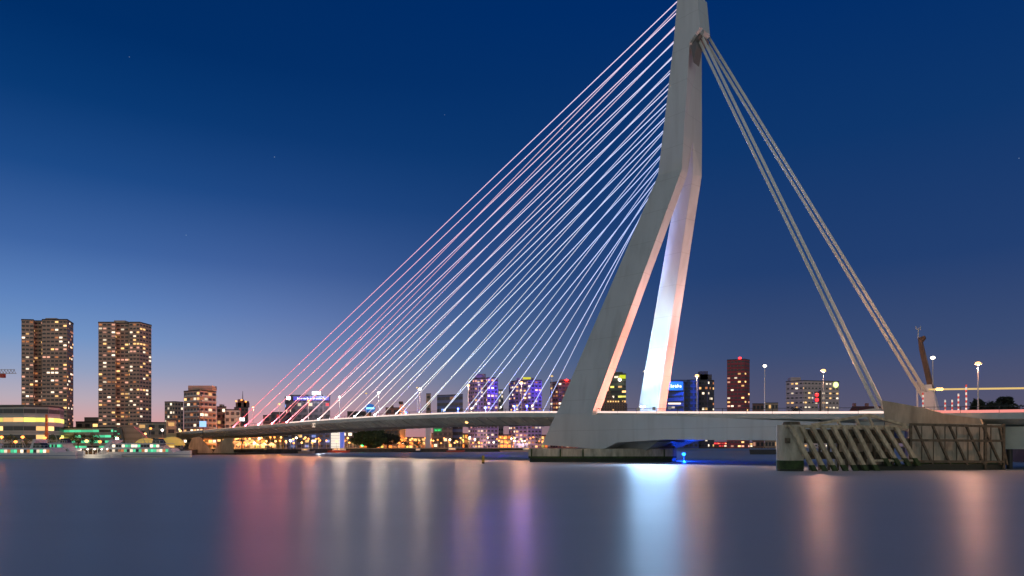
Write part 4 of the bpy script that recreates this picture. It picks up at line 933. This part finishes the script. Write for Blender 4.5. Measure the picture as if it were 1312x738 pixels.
small_boat(572, 596, 506, 'dark red boat on the quay right of the pale column', bpy.data.materials['boat_red'], (.1,.5)); small_boat(640, 680, 532, 'long brown barge moored left of the pylon pier', brown, (.75,.95))
small_boat(505, 540, 496, 'dark low barge moored beneath the harbour crane', M['dark'], (.8,.95), .9)
# yellow river pile
t = thing('river_pile', 'yellow marker pile standing alone in the river left of the pylon', 'pile', (pt(619,167),167,0))
MB().tube((pt(619,167),167,-1), (pt(619,167),167,zz(583.5,167)), .36, n=10).build('post', mat('pile_yellow', (.55,.38,.04), .6, noise=.3, scale=2), t)
MB().tube((pt(619,167),167,-1), (pt(619,167),167,.35), .38, n=10).build('wet_foot', M['algaed'], t)

# ================================================================ TREES
def tree(px, ytop, w_px, Y, label, leafm, zb=GZ, n=500, squash=1.0, grp='trees on the north quay', name='tree', trunk=True, core=True):
    cx = pt(px,Y); top = zz(ytop,Y); hw = w_px*Y/F/2; H = top-zb; t = thing(name, label, 'tree', (cx,Y,zb), grp)
    th = H*(.30 if trunk else .08)
    mb = MB(); mb.tube((cx,Y,zb), (cx,Y,zb+th+H*.2), max(.12,hw*.10), max(.07,hw*.05), n=7)
    for i in range(5):
        a = rnd.uniform(0,6.28); mb.tube((cx,Y,zb+th*.9), (cx+math.cos(a)*hw*.6, Y+math.sin(a)*hw*.6, zb+th+H*rnd.uniform(.2,.4)), max(.07,hw*.04), .04, n=5)
    mb.build('trunk', M['bark'], t)
    mb = MB(); cz = (zb+th+top)/2; rz = (top-zb-th)/2*1.05
    lobes = [(Vector((rnd.gauss(0,.42), rnd.gauss(0,.42), rnd.gauss(0,.38))), rnd.uniform(.30,.5)) for _ in range(16)]
    sz = max(.22, hw*.10); n = int(n*1.7)
    for i in range(n):
        c_, r_ = rnd.choice(lobes); d = Vector((rnd.gauss(0,1), rnd.gauss(0,1), rnd.gauss(0,1))).normalized()*r_*rnd.uniform(.5,1.05)
        p = c_+d
        if p.length > 1.1: p *= 1/p.length*rnd.uniform(.85,1.08)
        q = Vector((cx+p.x*hw, Y+p.y*hw, cz+p.z*rz)); a = Vector((rnd.gauss(0,1), rnd.gauss(0,1), rnd.gauss(0,1))).normalized(); b = a.orthogonal().normalized(); s_ = sz*rnd.uniform(.5,1.2)
        mb.poly([q-a*s_, q+b*s_*.6, q+a*s_, q-b*s_*.6])
    mb.build('crown', leafm, t)
tree(472, 547, 46, 500, 'large dark rounded tree on the quay beneath the deck', M['leaf'], n=2600, trunk=False)
tree(497, 553, 30, 505, 'smaller brownish tree right of the large dark one', M['leafd'], n=1200)
for i, (px, yt, wp, Y, lab) in enumerate([(100,552,16,292,'bright green tree under lamplight below the olive block'),(118,554,17,292,'bright green tree left of the dark glass block'),(14,556,14,285,'small tree at the far left before the rounded office'),(34,558,13,285,'small tree left of the orange mast'),
      (68,557,13,288,'small tree right of the orange mast'),(88,560,12,288,'low shrub-like tree left of the bright green ones'),(380,556,11,440,'slim tree behind the brown barge'),(388,560,8,440,'small tree right of the slim one by the brown barge'),
      (520,565,12,510,'low bushy tree beneath the harbour crane'),(509,558,17,530,'loose leafed tree lit orange beneath the harbour crane'),(537,562,12,512,'dark tree left of the pale column'),(564,561,7,570,'small quay tree before the green sign'),(578,559,6,570,'second small quay tree from the green sign'),
      (600,558,7,575,'small conical quay tree below the under-deck lamp'),(612,560,7,575,'small quay tree left of the yellow river pile'),(637,558,9,578,'quay tree right of the yellow river pile'),(672,560,8,560,'small dark quay tree near the pylon pier'),(690,556,8,562,'pointed dark quay tree nearest the pylon pier')]):
    tree(px, yt, wp, Y, lab, M['leaf'] if i < 6 else M['leafd'], n=260)
tree(1262, 509, 46, 300, 'large dark tree beyond the bridge, left part of the clump', M['leafd'], 4.0, 4200, grp='dark trees on the south bank', trunk=False)
tree(1290, 512, 50, 310, 'large dark tree beyond the bridge, right part of the clump', M['leafd'], 4.0, 4200, grp='dark trees on the south bank', trunk=False)
tree(1273, 508, 52, 318, 'large dark tree beyond the bridge, middle of the clump', M['leafd'], 4.0, 3600, grp='dark trees on the south bank', trunk=False)
tree(1020, 522, 32, 420, 'low dark tree crown showing above the deck before the pink slab', M['leafd'], 4.0, 1000, grp='dark trees on the south bank')

# ================================================================ QUAY LAMPS
spots = []
for i in range(118):
    px = 302+i*3.45+rnd.uniform(-2.5,2.5)
    if 545 < px < 553: continue
    base = np.interp(px, [300,395,424,560,700], [396,412,492,528,560]); Y = base+rnd.uniform(0,34)
    spots.append((px, rnd.uniform(560,568), Y))
spots += [(x, y, Y) for x, y, Y in [(2,560,278),(29,560,276),(57,561,276),(79,562,280),(111,565,276),(128,566,276),(20,566,272),(186,556,345),(150,562,300),(208,551,360),(193,549,360),(231,552,372),(720,562,590),(735,563,590),(747,562,590),(755,561,592),(790,565,600),(803,567,600)]]
descr = ['tall', 'short', 'orange', 'bright', 'slim']
proto = {}
def near_thing(px):
    L = [(0,'at the left edge of the quay'),(20,'left of the orange mast'),(50,'by the orange mast'),(72,'below the parking block'),(105,'beside the bright green trees'),(140,'by the dark glass block'),(165,'above the second boat'),(200,'beside the yellow canopies'),(240,'near the V-shaped pier'),(300,'among the market tents'),
         (352,'right of the market tents'),(372,'before the bluish facade'),(400,'by the bluish facade end'),(420,'before the glowing hoarding'),(442,'left of the large dark tree'),(460,'under the large dark tree'),(485,'before the brownish tree'),(505,'beneath the harbour crane'),(530,'left of the pale column'),(550,'below the green sign'),
         (575,'under the dark box building'),(598,'below the under-deck lamp'),(622,'under the tallest violet high-rise'),(645,'under the yellow-topped high-rise'),(670,'near the pylon pier'),(700,'hidden behind the near leg foot'),(780,'under the side beam')]
    r_ = L[0][1]
    for a, b in L:
        if px >= a: r_ = b
    return r_
cnt = {}
ORD = ['', 'second ', 'third ', 'fourth ', 'fifth ', 'sixth ', 'seventh ', 'eighth ', 'ninth ', 'tenth ', 'eleventh ', 'twelfth ', 'thirteenth ', 'fourteenth ', 'fifteenth ', 'sixteenth ']
for i, (px, yt, Y) in enumerate(sorted(spots)):
    key = near_thing(px); cnt[key] = cnt.get(key, 0)+1
    nth = ORD[cnt[key]-1]
    warm = rnd.random(); mk = 'e_orange' if warm < .55 else ('e_warm' if warm < .85 else 'e_white')
    b = Vector((pt(px,Y),Y,GZ)); h = zz(yt,Y)-GZ
    t = thing('quay_lamp', '%slit quay lamp from the left %s' % (nth or 'first ', key), 'street lamp', b, 'street lamps along the north quay')
    MB().tube(b, b+Vector((0,0,h)), .11, .07, n=6).build('pole', M['pole'], t)
    MB().ball(b+Vector((0,0,h)), .68, .68, .58, 8, 6).build('lamp_head', M[mk], t, smooth=True)
    if i % 4 == 0:
        lamp('POINT', b+Vector((0,-.3,h-.2)), {'e_orange':(255,130,50),'e_warm':(255,180,90),'e_white':(255,235,200)}[mk], 26000, 'lamp_light', .5, parent=t)
for i, px in enumerate([884,893,900,912,921,930,938,946,953,960,968,977,986,993]):
    Y = 1485; b = Vector((pt(px,Y),Y,GZ)); t = thing('bank_lamp', 'tiny far bank lamp right of the pylon pier, %s from the left' % ['first','second','third','fourth','fifth','sixth','seventh','eighth','ninth','tenth','eleventh','twelfth','thirteenth','last'][i], 'street lamp', b, 'far bank lamps')
    MB().tube(b, b+Vector((0,0,8)), .15, n=5).build('pole', M['pole'], t); MB().ball(b+Vector((0,0,8)), .9, .9, .8, 8, 5).build('lamp_head', M[['e_red','e_orange','e_warm'][i % 3]], t)
# green navigation light at the quay, strong lights that stripe the water
t = thing('green_light', 'green harbour light on a pole before the large dark tree', 'light', (pt(464,481),481,GZ))
b = t.location.copy(); MB().tube(b, b+Vector((0,0,2)), .12, n=6).build('post', M['pole'], t); MB().ball(b+Vector((0,0,2.1)), .8, .6, .6, 8, 5).build('light_head', M['e_green'], t)
